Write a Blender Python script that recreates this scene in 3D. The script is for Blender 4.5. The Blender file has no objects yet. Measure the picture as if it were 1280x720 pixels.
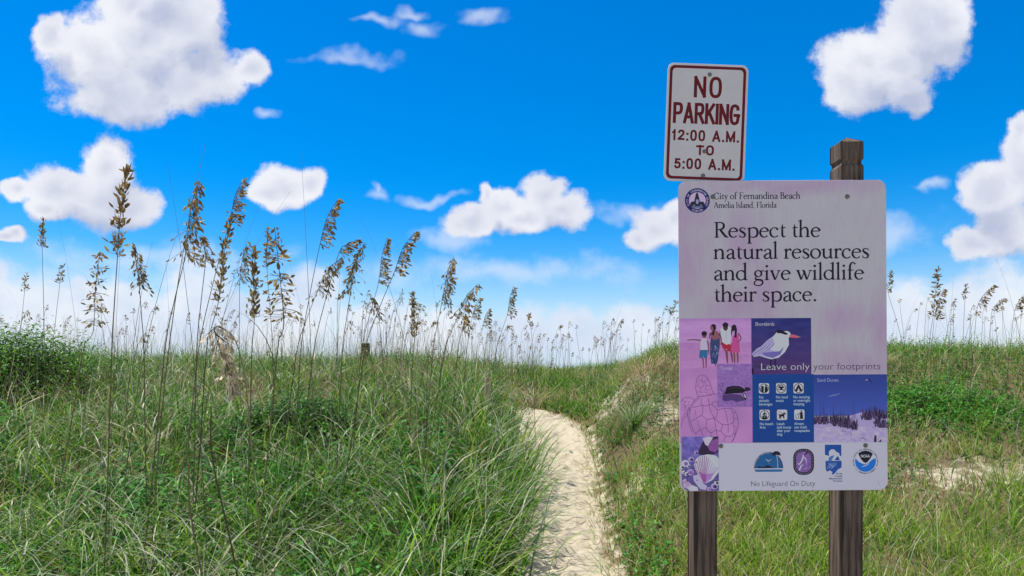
import bpy, math, random
import numpy as np
from mathutils import Vector, Matrix

random.seed(11)
rng = np.random.default_rng(11)
R = math.radians
scn = bpy.context.scene
COL = scn.collection

# ------------------------------------------------------------------ camera, sky, sun, exposure
F = 853.0            # focal length in pixels of a 1280 wide picture (24 mm lens)
EYE = 1.6
HOR = 460.0          # picture row of the horizon
cam = bpy.data.cameras.new('camera')
cam.lens = 24.0
cam.sensor_width = 36.0
cam.shift_y = (HOR - 360.0) / 1280.0
cam.clip_start = 0.05
cam.clip_end = 12000
camo = bpy.data.objects.new('camera', cam)
camo.location = (0, 0, EYE)
camo.rotation_euler = (R(90), 0, 0)
COL.objects.link(camo)
scn.camera = camo

SUN_EL, SUN_AZ = R(72), R(-66)      # azimuth from +Y towards +X
sdir = Vector((math.sin(SUN_AZ) * math.cos(SUN_EL), math.cos(SUN_AZ) * math.cos(SUN_EL), math.sin(SUN_EL)))
sl = bpy.data.lights.new('sun', 'SUN')
sl.energy = 5.0
sl.angle = R(0.5)
sl.color = (1.0, 0.95, 0.87)
so = bpy.data.objects.new('sun', sl)
so.rotation_euler = (-sdir).to_track_quat('-Z', 'Y').to_euler()
so.location = (-20, 10, 30)
COL.objects.link(so)

scn.view_settings.view_transform = 'Standard'
scn.view_settings.look = 'None'
scn.view_settings.gamma = 1
scn.view_settings.exposure = 0.50
scn.view_settings.use_curve_mapping = False
scn.cycles.max_bounces = 8
scn.cycles.transparent_max_bounces = 8
scn.cycles.sample_clamp_indirect = 6.0

world = bpy.data.worlds.new('World')
scn.world = world
world.use_nodes = True
wt = world.node_tree
for n in list(wt.nodes):
    wt.nodes.remove(n)


class NT:
    """terse node building"""
    def __init__(self, t):
        self.t = t

    def n(self, typ, **kw):
        nd = self.t.nodes.new(typ)
        for k, v in kw.items():
            setattr(nd, k, v)
        return nd

    def put(self, sock, v):
        if v is None:
            return
        if hasattr(v, 'is_output'):
            self.t.links.new(v, sock)
        else:
            sock.default_value = v

    def m(self, op, a, b=None, c=None, clamp=False):
        nd = self.n('ShaderNodeMath', operation=op)
        nd.use_clamp = clamp
        for i, v in enumerate((a, b, c)):
            self.put(nd.inputs[i], v)
        return nd.outputs[0]

    def v(self, op, a, b=None, c=None):
        nd = self.n('ShaderNodeVectorMath', operation=op)
        for i, x in enumerate((a, b, c)):
            if x is not None:
                self.put(nd.inputs[i], x)
        return nd.outputs['Value'] if op in ('LENGTH', 'DOT_PRODUCT') else nd.outputs['Vector']

    def noise(self, vec, scale, detail=4, rough=.55, out='Fac', dist=0.0):
        nd = self.n('ShaderNodeTexNoise')
        self.put(nd.inputs['Vector'], vec)
        nd.inputs['Scale'].default_value = scale
        nd.inputs['Detail'].default_value = detail
        nd.inputs['Roughness'].default_value = rough
        nd.inputs['Distortion'].default_value = dist
        return nd.outputs[out]

    def ss(self, x, a, b, lo=0.0, hi=1.0):
        nd = self.n('ShaderNodeMapRange', interpolation_type='SMOOTHSTEP')
        self.put(nd.inputs['Value'], x)
        nd.inputs['From Min'].default_value = a
        nd.inputs['From Max'].default_value = b
        nd.inputs['To Min'].default_value = lo
        nd.inputs['To Max'].default_value = hi
        return nd.outputs['Result']

    def mix(self, f, a, b, typ='RGBA', blend='MIX'):
        nd = self.n('ShaderNodeMix', data_type=typ)
        if typ == 'RGBA':
            nd.blend_type = blend
            self.put(nd.inputs[0], f); self.put(nd.inputs[6], a); self.put(nd.inputs[7], b)
            return nd.outputs[2]
        self.put(nd.inputs[0], f); self.put(nd.inputs[2], a); self.put(nd.inputs[3], b)
        return nd.outputs[0]

    def xyz(self, x, y, z=0.0):
        nd = self.n('ShaderNodeCombineXYZ')
        for i, q in enumerate((x, y, z)):
            self.put(nd.inputs[i], q)
        return nd.outputs[0]


# cloud banks over the sea, as directions: (column, row, half width, half height) in picture units
CLOUDS = [
    (70, 45, 22, 30), (120, 70, 62, 62), (185, 50, 80, 62), (235, 30, 46, 46), (150, 115, 85, 40), (245, 95, 70, 42), (312, 82, 30, 24), (200, -20, 60, 40), (165, 8, 50, 30),
    (18, 240, 26, 20), (70, 238, 50, 34), (130, 205, 36, 46), (125, 250, 60, 42), (160, 255, 45, 32), (60, 262, 40, 20),
    (358, 233, 46, 27), (335, 238, 30, 18), (388, 226, 24, 25),
    (590, 278, 36, 22), (625, 262, 34, 26), (680, 240, 30, 30), (700, 262, 42, 26), (655, 275, 40, 20), (605, 250, 12, 18),
    (820, 282, 36, 30), (800, 295, 26, 18), (845, 268, 22, 24), (870, 290, 40, 26),
    (1085, 75, 60, 48), (1150, 45, 70, 58), (1070, 110, 48, 38), (1125, 85, 58, 44), (1180, 30, 44, 46), (1130, 118, 34, 28),
    (1240, 240, 46, 44), (1275, 165, 18, 28), (1262, 285, 62, 40), (1215, 300, 36, 24), (1290, 210, 40, 50),
    (20, 300, 20, 12), (8, 304, 16, 8),
]
BANK = [
    (60, 400, 110, 68), (150, 395, 90, 60), (240, 390, 80, 72), (330, 405, 90, 55), (380, 385, 60, 60), (470, 410, 90, 50), (560, 424, 90, 42), (650, 420, 70, 44),
    (720, 418, 70, 42), (790, 412, 60, 40), (860, 420, 70, 42), (0, 390, 60, 60), (1000, 420, 80, 60), (1130, 400, 70, 62), (1230, 380, 80, 70), (1310, 390, 60, 70),
]
WISPS = [(467, 238, 7, 13), (468, 244, 20, 9), (334, 149, 14, 8), (470, 22, 34, 9), (525, 33, 26, 11), (600, 24, 40, 11), (505, 12, 22, 9), (535, 246, 52, 7), (430, 70, 70, 12), (1130, 285, 60, 34), (800, 262, 60, 18), (1165, 225, 26, 8), (560, 300, 60, 20), (200, 320, 170, 22), (640, 340, 200, 26)]


def cloud_group(name, blobs, warp, amp, nscale, rough=.6):
    g = bpy.data.node_groups.new(name, 'ShaderNodeTree')
    g.interface.new_socket('P', in_out='INPUT', socket_type='NodeSocketVector')
    g.interface.new_socket('F', in_out='OUTPUT', socket_type='NodeSocketFloat')
    k = NT(g)
    gi, go = k.n('NodeGroupInput'), k.n('NodeGroupOutput')
    p = gi.outputs[0]
    wn = k.noise(p, 9.0, 3, .6, 'Color')
    w = k.v('MULTIPLY_ADD', k.v('SUBTRACT', wn, (.5, .5, .5)), (warp, warp, 0), p)
    acc = None
    for cx, cy, rx, ry in blobs:
        u, v, a, b = (cx - 640) / F, (HOR - cy) / F, F / rx, F / ry
        d = k.v('LENGTH', k.v('MULTIPLY_ADD', w, (a, b, 0), (-u * a, -v * b, 0)))
        if acc is None:
            acc = d
        else:
            nd = k.n('ShaderNodeMath', operation='SMOOTH_MIN')
            k.put(nd.inputs[0], acc); k.put(nd.inputs[1], d); nd.inputs[2].default_value = .25
            acc = nd.outputs[0]
    nz = k.noise(p, nscale, 6, rough)
    f = k.m('ADD', k.m('SUBTRACT', 1.0, acc), k.m('MULTIPLY', k.m('SUBTRACT', nz, .5), amp))
    k.put(go.inputs[0], f)
    return g


W = NT(wt)
tc = W.n('ShaderNodeTexCoord')
D = tc.outputs['Generated']
sep = W.n('ShaderNodeSeparateXYZ')
W.put(sep.inputs[0], D)
dx, dy, dz = sep.outputs
yy = W.m('MAXIMUM', dy, 0.06)
P = W.xyz(W.m('DIVIDE', dx, yy), W.m('DIVIDE', dz, yy), 0.0)
sky = W.n('ShaderNodeTexSky', sky_type='NISHITA')
sky.sun_disc = False
sky.sun_elevation = SUN_EL
sky.sun_rotation = SUN_AZ
sky.altitude = 0
sky.air_density = 1.0
sky.dust_density = 0.6
sky.ozone_density = 3.0
hsv = W.n('ShaderNodeHueSaturation')
hsv.inputs['Hue'].default_value = 0.506
hsv.inputs['Saturation'].default_value = 1.9
hsv.inputs['Value'].default_value = 1.36
W.put(hsv.inputs['Color'], sky.outputs[0])
SKYC = hsv.outputs[0]
# pale air towards the horizon
el = W.m('MAXIMUM', dz, 0.0)
hz = W.m('POWER', W.m('SUBTRACT', 1.0, W.ss(el, 0.0, 0.32)), 2.4)
SKYC = W.mix(W.m('MULTIPLY', hz, .80), SKYC, (4.6, 6.0, 7.9, 1))
gA = cloud_group('cumulus', CLOUDS, .055, 1.5, 12.0, .64)
gD = cloud_group('cloud_bank', BANK, .06, 1.5, 11.0, .62)
gB = cloud_group('wisps', WISPS, .09, 2.2, 13.0)


def grp(g, p):
    nd = W.n('ShaderNodeGroup')
    nd.node_tree = g
    W.put(nd.inputs[0], p)
    return nd.outputs[0]


fA = grp(gA, P)
fA2 = grp(gA, W.v('ADD', P, (-.018, .05, 0)))
fB = grp(gB, P)
fD = grp(gD, P)
bil = W.noise(P, 7.0, 4, .55)
front = W.ss(dy, 0.12, 0.3)
aD = W.m('MULTIPLY', W.m('MULTIPLY', W.ss(fD, 0.0, 0.5), .92), front)
aA = W.m('MULTIPLY', W.ss(fA, -0.07, 0.30), front)
aB = W.m('MULTIPLY', W.m('MULTIPLY', W.ss(fB, -0.15, 1.1), .55), front)
# unseen clouds added over the rest of the sky for bright neutral fill
zz = W.m('MAXIMUM', dz, 0.08)
Q = W.xyz(W.m('DIVIDE', dx, zz), W.m('DIVIDE', dy, zz), 0.0)
nq = W.noise(Q, 1.1, 5, .58)
outside = W.m('MAXIMUM', W.m('SUBTRACT', 1.0, W.ss(dy, .15, .42)), W.ss(dz, .62, .78))
aC = W.m('MULTIPLY', W.m('MULTIPLY', W.ss(nq, .46, .60), outside), W.ss(dz, .02, .12))
rel = W.ss(W.m('SUBTRACT', fA, fA2), -.55, .40)
lum = W.m('ADD', W.m('MULTIPLY', rel, .62), W.m('MULTIPLY', W.ss(bil, .3, .72), .38))
lum = W.m('MULTIPLY', lum, W.m('SUBTRACT', 1.0, W.m('MULTIPLY', W.ss(fA, .35, 1.05), .45)))
lum = W.m('MAXIMUM', lum, W.m('MULTIPLY', W.m('SUBTRACT', 1.0, W.ss(el, .02, .2)), .8))
CC = W.mix(lum, (3.6, 4.1, 5.6, 1), (7.3, 7.4, 7.9, 1))
c1 = W.mix(aB, SKYC, (6.3, 6.9, 7.9, 1))
c1 = W.mix(aD, c1, W.mix(W.ss(bil, .3, .7), (5.0, 5.8, 7.3, 1), (7.1, 7.4, 7.9, 1)))
c2 = W.mix(aA, c1, CC)
c3 = W.mix(aC, c2, (5.2, 5.2, 5.2, 1))
bg = W.n('ShaderNodeBackground')
W.put(bg.inputs[0], c3)
bg.inputs[1].default_value = 0.088
world.cycles.sampling_method = 'MANUAL'
world.cycles.sample_map_resolution = 256
wo = W.n('ShaderNodeOutputWorld')
wt.links.new(bg.outputs[0], wo.inputs[0])


# ------------------------------------------------------------------ helpers
def tag(o, label=None, cat=None, group=None, kind=None):
    if label: o['label'] = label
    if cat: o['category'] = cat
    if group: o['group'] = group
    if kind: o['kind'] = kind
    return o


def empty(name, loc, rot=(0, 0, 0)):
    o = bpy.data.objects.new(name, None)
    o.empty_display_size = .1
    o.location = loc
    o.rotation_euler = rot
    COL.objects.link(o)
    return o


def mesh_obj(name, V, Fc, mat, parent=None, colors=None, smooth=False):
    me = bpy.data.meshes.new(name)
    V = np.asarray(V, dtype=np.float32)
    if isinstance(Fc, np.ndarray):
        nf, k = Fc.shape
        me.vertices.add(len(V)); me.vertices.foreach_set('co', V.ravel())
        me.loops.add(nf * k); me.loops.foreach_set('vertex_index', Fc.astype(np.int32).ravel())
        me.polygons.add(nf); me.polygons.foreach_set('loop_start', np.arange(0, nf * k, k, dtype=np.int32))
        me.update(calc_edges=True)
    else:
        me.from_pydata([tuple(map(float, q)) for q in V], [], Fc)
        me.update()
    if colors is not None:
        c = np.ones((len(V), 4), dtype=np.float32)
        c[:, :3] = np.asarray(colors, dtype=np.float32)[:, :3]
        at = me.color_attributes.new('tint', 'FLOAT_COLOR', 'POINT')
        at.data.foreach_set('color', c.ravel())
    if smooth:
        me.polygons.foreach_set('use_smooth', np.ones(len(me.polygons), dtype=bool))
    me.materials.append(mat)
    o = bpy.data.objects.new(name, me)
    COL.objects.link(o)
    if parent:
        o.parent = parent
    return o


def hash2(i, j, s):
    h = (i.astype(np.int64) * 374761393 + j.astype(np.int64) * 668265263 + s * 974711) & 0x7fffffff
    h = ((h ^ (h >> 13)) * 1274126177) & 0x7fffffff
    return ((h ^ (h >> 16)) & 0xffff) / 65535.0


def vn(x, y, s=0):
    x = np.asarray(x, float); y = np.asarray(y, float)
    i = np.floor(x); j = np.floor(y)
    u = x - i; v = y - j
    u = u * u * (3 - 2 * u); v = v * v * (3 - 2 * v)
    i = i.astype(np.int64); j = j.astype(np.int64)
    a = hash2(i, j, s); b = hash2(i + 1, j, s); c = hash2(i, j + 1, s); d = hash2(i + 1, j + 1, s)
    return a + (b - a) * u + (c - a) * v + (a - b - c + d) * u * v


def fbm(x, y, s=0, o=4):
    t = 0; a = .5
    for k in range(o):
        t = t + a * vn(np.asarray(x) * 2 ** k, np.asarray(y) * 2 ** k, s + k * 7)
        a *= .5
    return t / (1 - .5 ** o)


def sst(x, a, b):
    t = np.clip((np.asarray(x, float) - a) / (b - a), 0, 1)
    return t * t * (3 - 2 * t)


def W2(px, py, d):
    return ((px - 640) / F * d, d, EYE + (HOR - py) / F * d)


# ------------------------------------------------------------------ terrain shape
def xc(y): return np.interp(y, [0, 4, 4.6, 6, 7.5, 8.2, 8.8, 9.4, 10.4], [.22, .27, .30, .39, .49, .49, .30, -.25, -1.2])
def hw(y): return np.interp(y, [0, 4, 5, 6, 7.5, 9, 10, 11.5], [.50, .37, .36, .36, .39, .36, .32, .25])
def zp(y): return np.interp(y, [-5, 0, 2.5, 4, 6, 7.5, 9, 11, 13.5, 16, 20, 40], [0, 0, .02, .15, .47, .72, 1.02, 1.36, 1.55, 1.3, .6, -1])
def zl(y): return np.interp(y, [-5, 0, 2, 3, 4, 5, 7, 9, 11, 13.5, 16, 20, 40], [0, 0, .05, .2, .42, .65, 1.06, 1.42, 1.62, 1.64, 1.3, .7, -1])
def zr(y): return np.interp(y, [-5, 0, 2.5, 4, 5.5, 7, 8.5, 9.5, 11, 13.5, 16, 20, 40], [0, 0, .05, .36, .72, 1.15, 1.62, 1.83, 1.87, 1.64, 1.3, .7, -1])


def smooth1(fn, y):
    return (fn(y - .5) + fn(y - .25) + fn(y) + fn(y + .25) + fn(y + .5)) / 5


def terrain(x, y):
    x = np.asarray(x, float); y = np.asarray(y, float)
    s = (x - np.where(y < 8.2, xc(y), np.interp(y, [8.2, 9, 10.4, 13], [.50, .46, .5, .6]))) / np.where(y < 8.5, hw(y), np.interp(y, [8.5, 9.5, 13], [.37, .5, .9]))
    L, Rr, Pp = smooth1(zl, y), smooth1(zr, y), smooth1(zp, y)
    fade = 1 - sst(y, 10.0, 13.4)
    wl = sst(-s, .8, 2.6); wr = sst(s, .9, 2.6 + .9 * sst(y, 7.5, 8.8))
    wl = wl * fade + (1 - fade) * sst(-(x - 0.6), 0, 3)
    wr = wr * fade + (1 - fade) * sst((x - 0.9), 0, 2.5)
    z = Pp + (L - Pp) * wl + (Rr - Pp) * wr
    near = sst(y, 1.5, 3.5) * (1 - sst(y, 15, 18))
    z = z + near * ((fbm(x * .7 + 3, y * .7, 5) - .5) * .16 + (fbm(x * 3.1, y * 3.1, 9) - .5) * .06) * (np.maximum(wl, wr) * .8 + .2)
    z = z + .10 * sst(x, 3.2, 4.4) * near * (fbm(x * .5, y * .5, 44) - .3)
    return z


def gz(x, y): return float(terrain(np.array([x]), np.array([y]))[0])


# ------------------------------------------------------------------ materials
def mat(name):
    m = bpy.data.materials.new(name)
    m.use_nodes = True
    k = NT(m.node_tree)
    b = m.node_tree.nodes['Principled BSDF']
    return m, k, b


def sand_material(name, litter, thatch_shade=False):
    m, k, b = mat(name)
    tcn = k.n('ShaderNodeTexCoord').outputs['Object']
    n1 = k.noise(tcn, 1.7, 5, .6)
    n2 = k.noise(tcn, 9.0, 6, .65)
    n3 = k.noise(tcn, 260.0, 2, .6)
    base = k.mix(n1, (.35, .295, .21, 1), (.45, .39, .285, 1))
    base = k.mix(k.m('MULTIPLY', k.ss(n3, .35, .75), .45), base, (.58, .53, .43, 1))
    base = k.mix(k.m('MULTIPLY', k.ss(n3, .62, .75), .35), base, (.25, .20, .14, 1))
    lit = k.ss(k.m('ADD', n2, k.m('MULTIPLY', n1, .35)), .66 - litter, .80 - litter * .6)
    dark = k.mix(k.noise(tcn, 45, 4, .7), (.07, .052, .03, 1), (.30, .235, .145, 1))
    col = k.mix(lit, base, dark)
    if thatch_shade:
        # dead leaves and humus, also darkened to paint shade between the plants
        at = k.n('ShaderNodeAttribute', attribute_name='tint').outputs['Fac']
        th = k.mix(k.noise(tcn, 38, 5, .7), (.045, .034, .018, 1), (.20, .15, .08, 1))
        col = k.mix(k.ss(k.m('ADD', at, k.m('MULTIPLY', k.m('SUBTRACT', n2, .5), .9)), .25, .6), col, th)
    k.put(b.inputs['Base Color'], col)
    b.inputs['Roughness'].default_value = .95
    b.inputs['Specular IOR Level'].default_value = .15
    bp = k.n('ShaderNodeBump')
    bp.inputs['Strength'].default_value = .6
    bp.inputs['Distance'].default_value = .02
    k.put(bp.inputs['Height'], k.m('ADD', k.noise(tcn, 30, 6, .65), k.m('MULTIPLY', n3, .15)))
    m.node_tree.links.new(bp.outputs[0], b.inputs['Normal'])
    return m


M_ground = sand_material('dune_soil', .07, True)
M_path = sand_material('path_sand', -.13)


def leaf_material(name, rough=.38, trans=.42, spec=.22):
    m, k, b = mat(name)
    a = k.n('ShaderNodeAttribute', attribute_name='tint')
    k.put(b.inputs['Base Color'], a.outputs['Color'])
    b.inputs['Roughness'].default_value = rough
    b.inputs['Specular IOR Level'].default_value = spec
    t = k.n('ShaderNodeBsdfTranslucent')
    k.put(t.inputs['Color'], a.outputs['Color'])
    mx = k.n('ShaderNodeMixShader')
    mx.inputs[0].default_value = trans
    m.node_tree.links.new(b.outputs[0], mx.inputs[1])
    m.node_tree.links.new(t.outputs[0], mx.inputs[2])
    m.node_tree.links.new(mx.outputs[0], m.node_tree.nodes['Material Output'].inputs['Surface'])
    return m


M_leaf = leaf_material('grass_blades')
M_broad = leaf_material('broad_leaves', .5, .38, .3)
M_oat = leaf_material('oat_husks', .6, .22, .25)

# printed inks on the signs
M_ink, k, b = mat('printed_ink')
a = k.n('ShaderNodeAttribute', attribute_name='tint')
k.put(b.inputs['Base Color'], a.outputs['Color'])
b.inputs['Roughness'].default_value = .5
b.inputs['Specular IOR Level'].default_value = .25


def wood_material(name, a, bb, cc):
    m, k, b = mat(name)
    tcn = k.n('ShaderNodeTexCoord').outputs['Object']
    st = k.v('MULTIPLY', tcn, (1, 1, .055))
    n1 = k.noise(st, 70, 5, .65, dist=.4)
    n2 = k.noise(k.v('MULTIPLY', tcn, (1, 1, .25)), 9, 4, .6)
    col = k.mix(k.ss(n1, .32, .68), a, bb)
    col = k.mix(k.m('MULTIPLY', k.ss(n2, .45, .75), .6), col, cc)
    cr = k.ss(k.noise(k.v('MULTIPLY', tcn, (1, 1, .02)), 38, 3, .5), .60, .66)
    col = k.mix(k.m('MULTIPLY', cr, .75), col, (.018, .013, .01, 1))
    k.put(b.inputs['Base Color'], col)
    b.inputs['Roughness'].default_value = .85
    b.inputs['Specular IOR Level'].default_value = .2
    bp = k.n('ShaderNodeBump')
    bp.inputs['Strength'].default_value = .55
    bp.inputs['Distance'].default_value = .004
    k.put(bp.inputs['Height'], k.m('SUBTRACT', n1, cr))
    m.node_tree.links.new(bp.outputs[0], b.inputs['Normal'])
    return m


M_wood = wood_material('weathered_post', (.042, .029, .021, 1), (.17, .12, .085, 1), (.22, .19, .16, 1))
M_stub = wood_material('old_stub', (.08, .08, .045, 1), (.16, .14, .09, 1), (.08, .10, .05, 1))
M_stake = wood_material('tan_stake', (.40, .29, .16, 1), (.58, .45, .28, 1), (.48, .37, .23, 1))
M_metal, k, b = mat('sign_metal')
b.inputs['Base Color'].default_value = (.42, .42, .43, 1)
b.inputs['Metallic'].default_value = .6
b.inputs['Roughness'].default_value = .5
M_bolt, k, b = mat('bolt_metal')
k.put(b.inputs['Base Color'], k.mix(k.noise(k.n('ShaderNodeTexCoord').outputs['Object'], 300, 3), (.10, .10, .085, 1), (.26, .25, .22, 1)))
b.inputs['Metallic'].default_value = .5
b.inputs['Roughness'].default_value = .55

# ------------------------------------------------------------------ the ground and the path
gx = np.concatenate([-np.geomspace(3500, 9.5, 26), np.arange(-9, -1.2, .09), np.arange(-1.2, 2.4, .03), np.arange(2.4, 9, .08), np.geomspace(9.5, 3500, 26)])
gy = np.concatenate([-np.geomspace(3500, 1.2, 22), np.arange(-1, 3, .15), np.arange(3, 11, .03), np.arange(11, 20, .12), np.geomspace(20.5, 3500, 30)])
GX, GY = np.meshgrid(gx, gy)
GZ = terrain(GX, GY)
S = (GX - xc(GY)) / hw(GY)
inpath = (1 - sst(np.abs(S), .7, 1.0)) * (1 - sst(GY, 9.0, 9.4)) * sst(GY, .5, 1.0)
GZ = GZ - .07 * inpath
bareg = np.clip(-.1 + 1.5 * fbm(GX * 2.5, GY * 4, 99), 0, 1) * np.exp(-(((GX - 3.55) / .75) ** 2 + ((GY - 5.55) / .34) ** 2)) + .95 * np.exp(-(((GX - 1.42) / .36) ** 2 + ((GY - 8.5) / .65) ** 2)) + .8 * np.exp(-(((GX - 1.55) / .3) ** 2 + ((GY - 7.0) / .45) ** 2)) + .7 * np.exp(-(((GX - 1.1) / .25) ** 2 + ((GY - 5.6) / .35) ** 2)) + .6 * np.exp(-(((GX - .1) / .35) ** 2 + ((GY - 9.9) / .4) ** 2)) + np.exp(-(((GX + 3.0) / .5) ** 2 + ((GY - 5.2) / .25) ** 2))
thatch_shade = np.where(GY < 9.2, sst(np.abs(S), .8, 1.5), 1.0) * (1 - np.clip(bareg, 0, 1)) * sst(GY, 1.0, 2.4) * np.where(GX > 0, .70, 1.0)  # litter cover, doubling as painted shade in the gaps under plants
ny, nx = GX.shape
idx = np.arange(nx * ny).reshape(ny, nx)
faces = np.stack([idx[:-1, :-1], idx[:-1, 1:], idx[1:, 1:], idx[1:, :-1]], -1).reshape(-1, 4)
ground = mesh_obj('ground', np.stack([GX, GY, GZ], -1).reshape(-1, 3), faces, M_ground, colors=np.repeat(thatch_shade.reshape(-1, 1), 3, 1), smooth=True)
tag(ground, 'sandy dune ground with plant litter and painted shade under plants, rising to a low crest', 'ground', kind='structure')

pu = np.linspace(-1.18, 1.18, 46)
pv = np.arange(.6, 9.4, .025)
PU, PV = np.meshgrid(pu, pv)
edge = 1 + .34 * (fbm(PV * 2.6, np.sign(PU) * 5 + PV * 0, 31, 5) - .5)
PX = xc(PV) + PU * hw(PV) * edge
PZ = terrain(PX, PV) + .012 - .10 * sst(np.abs(PU), .9, 1.18)
for i in range(170):
    fy = rng.uniform(3.4, 9.2); fx = xc(fy) + rng.normal(0, .42) * hw(fy)
    a_ = rng.normal(0, .5); rl = rng.uniform(.10, .15); rw = rng.uniform(.045, .07); dp = rng.uniform(.006, .026)
    ex = (PX - fx) * math.cos(a_) - (PV - fy) * math.sin(a_); ey = (PX - fx) * math.sin(a_) + (PV - fy) * math.cos(a_)
    q = np.sqrt((ex / rw) ** 2 + (ey / rl) ** 2)
    PZ += -dp * np.exp(-q ** 2 * 1.1) + dp * .55 * np.exp(-((q - 1.35) / .35) ** 2)
PZ += (fbm(PX * 4, PV * 4, 77) - .5) * .035 + (fbm(PX * 22, PV * 22, 78) - .5) * .010
ny, nx = PX.shape
idx = np.arange(nx * ny).reshape(ny, nx)
faces = np.stack([idx[:-1, :-1], idx[:-1, 1:], idx[1:, 1:], idx[1:, :-1]], -1).reshape(-1, 4)
path = mesh_obj('path', np.stack([PX, PV, PZ], -1).reshape(-1, 3), faces, M_path, smooth=True)
tag(path, 'narrow pale sand footpath trodden through the dune grass', 'path', kind='structure')


# ------------------------------------------------------------------ sign printing
def lin(c):
    c = np.asarray(c, float) / 255.0
    return np.where(c <= .04045, c / 12.92, ((c + .055) / 1.055) ** 2.4)


INK = 2.0


def ink(*c):
    return tuple(np.clip(lin(c) * INK, .004, .8))


class Art:
    """flat print built in picture units, put on a panel's face; level lifts it by fractions of a millimetre"""
    def __init__(self):
        self.v, self.f, self.c = [], [], []

    def poly(self, pts, col, lv):
        i = len(self.v)
        self.v += [(p[0], p[1], lv) for p in pts]
        self.c += [col] * len(pts)
        self.f.append(list(range(i, i + len(pts))))

    def ell(self, cx, cy, rx, ry, col, lv, a0=0, a1=360, n=28, rot=0):
        ca, sa = math.cos(R(rot)), math.sin(R(rot))
        pts = []
        for q in np.linspace(a0, a1, n + 1)[: n if a1 - a0 >= 360 else n + 1]:
            x, y = rx * math.cos(R(q)), ry * math.sin(R(q))
            pts.append((cx + x * ca - y * sa, cy - x * sa - y * ca))
        self.poly(pts, col, lv)

    def rect(self, x0, y0, x1, y1, col, lv, r=0):
        if r <= 0:
            self.poly([(x0, y0), (x1, y0), (x1, y1), (x0, y1)], col, lv)
        else:
            self.poly(rrect(x0, y0, x1, y1, r), col, lv)

    def grid(self, x0, y0, x1, y1, nx, ny, fn, lv):
        i = len(self.v)
        for b_ in range(ny + 1):
            for a_ in range(nx + 1):
                x = x0 + (x1 - x0) * a_ / nx; y = y0 + (y1 - y0) * b_ / ny
                self.v.append((x, y, lv)); self.c.append(fn(x, y))
        for b_ in range(ny):
            for a_ in range(nx):
                q = i + b_ * (nx + 1) + a_
                self.f.append([q, q + 1, q + nx + 2, q + nx + 1])

    def stroke(self, pts, ws, col, lv, sm=True):
        pts = np.asarray(pts, float)
        if np.isscalar(ws): ws = [ws] * len(pts)
        ws = np.asarray(ws, float)
        if sm and len(pts) > 2:
            pts, ws = catmull(pts, ws)
        t = np.gradient(pts, axis=0)
        t /= np.maximum(np.linalg.norm(t, axis=1), 1e-9)[:, None]
        nrm = np.stack([-t[:, 1], t[:, 0]], 1)
        A = pts + nrm * ws[:, None] / 2; B = pts - nrm * ws[:, None] / 2
        i = len(self.v)
        for p, q in zip(A, B):
            self.v += [(p[0], p[1], lv), (q[0], q[1], lv)]
            self.c += [col, col]
        for j in range(len(pts) - 1):
            q = i + 2 * j
            self.f.append([q, q + 1, q + 3, q + 2])

    def build(self, name, parent, org):
        V = [((x - org[0]) / SC, -.0001 - .00006 * lv, -(y - org[1]) / SC) for x, y, lv in self.v]
        return mesh_obj(name, V, self.f, M_ink, parent, self.c)


def catmull(P_, Wd, n=7):
    P_ = np.asarray(P_, float); Wd = np.asarray(Wd, float)
    Pe = np.vstack([2 * P_[0] - P_[1], P_, 2 * P_[-1] - P_[-2]])
    We = np.concatenate([[Wd[0]], Wd, [Wd[-1]]])
    o, w = [], []
    for i in range(1, len(Pe) - 2):
        for t in np.linspace(0, 1, n, endpoint=False):
            p0, p1, p2, p3 = Pe[i - 1:i + 3]
            o.append(.5 * (2 * p1 + (p2 - p0) * t + (2 * p0 - 5 * p1 + 4 * p2 - p3) * t * t + (3 * p1 - p0 - 3 * p2 + p3) * t ** 3))
            w.append(We[i] * (1 - t) + We[i + 1] * t)
    o.append(Pe[-2]); w.append(We[-2])
    return np.array(o), np.array(w)


def rrect(x0, y0, x1, y1, r, n=7):
    pts = []
    for cx, cy, a0 in ((x1 - r, y0 + r, -90), (x1 - r, y1 - r, 0), (x0 + r, y1 - r, 90), (x0 + r, y0 + r, 180)):
        for q in np.linspace(a0, a0 + 90, n):
            pts.append((cx + r * math.cos(R(q)), cy + r * math.sin(R(q))))
    return pts


# --- an old-style serif face drawn with a broad pen; units: x-height 100, capitals 155
H_, ST = 7.5, 17.0


def arcs(cx, cy, rx, ry, a0, a1, thick=ST, thin=H_, tilt=12, n=26):
    q = np.linspace(a0, a1, n)
    p = [(cx + rx * math.cos(R(t)), cy + ry * math.sin(R(t))) for t in q]
    w = [thin + (thick - thin) * abs(math.cos(R(t - tilt))) ** 1.5 for t in q]
    return (p, w, False)


def serif(x, y, l=20, r=20, h=7, up=1):
    return ([(x - l, y + up * h / 2), (x - ST * .55, y + up * h * .62), (x + ST * .55, y + up * h * .62), (x + r, y + up * h / 2)], [h * .8, h * 1.25, h * 1.25, h * .8], False)


def stem(x, y0, y1, w=ST): return ([(x, y0), (x, (y0 + y1) / 2), (x, y1)], [w * 1.04, w * .94, w], False)
def flag(x, y): return ([(x - 24, y - 11), (x - 6, y - 6), (x + ST / 2, y + 3)], [3, 9, 9], False)
def ball(x, y, r=10): return ('ball', x, y, r)


def arch(x0, x1): return ([(x0 + 4, 66), (x0 + 16, 84), (x0 + (x1 - x0) * .55, 97), (x1 - 9, 90), (x1, 66), (x1, 40), (x1, 0)], [5, 8, 10, 15, ST, ST, ST], True)


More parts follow.
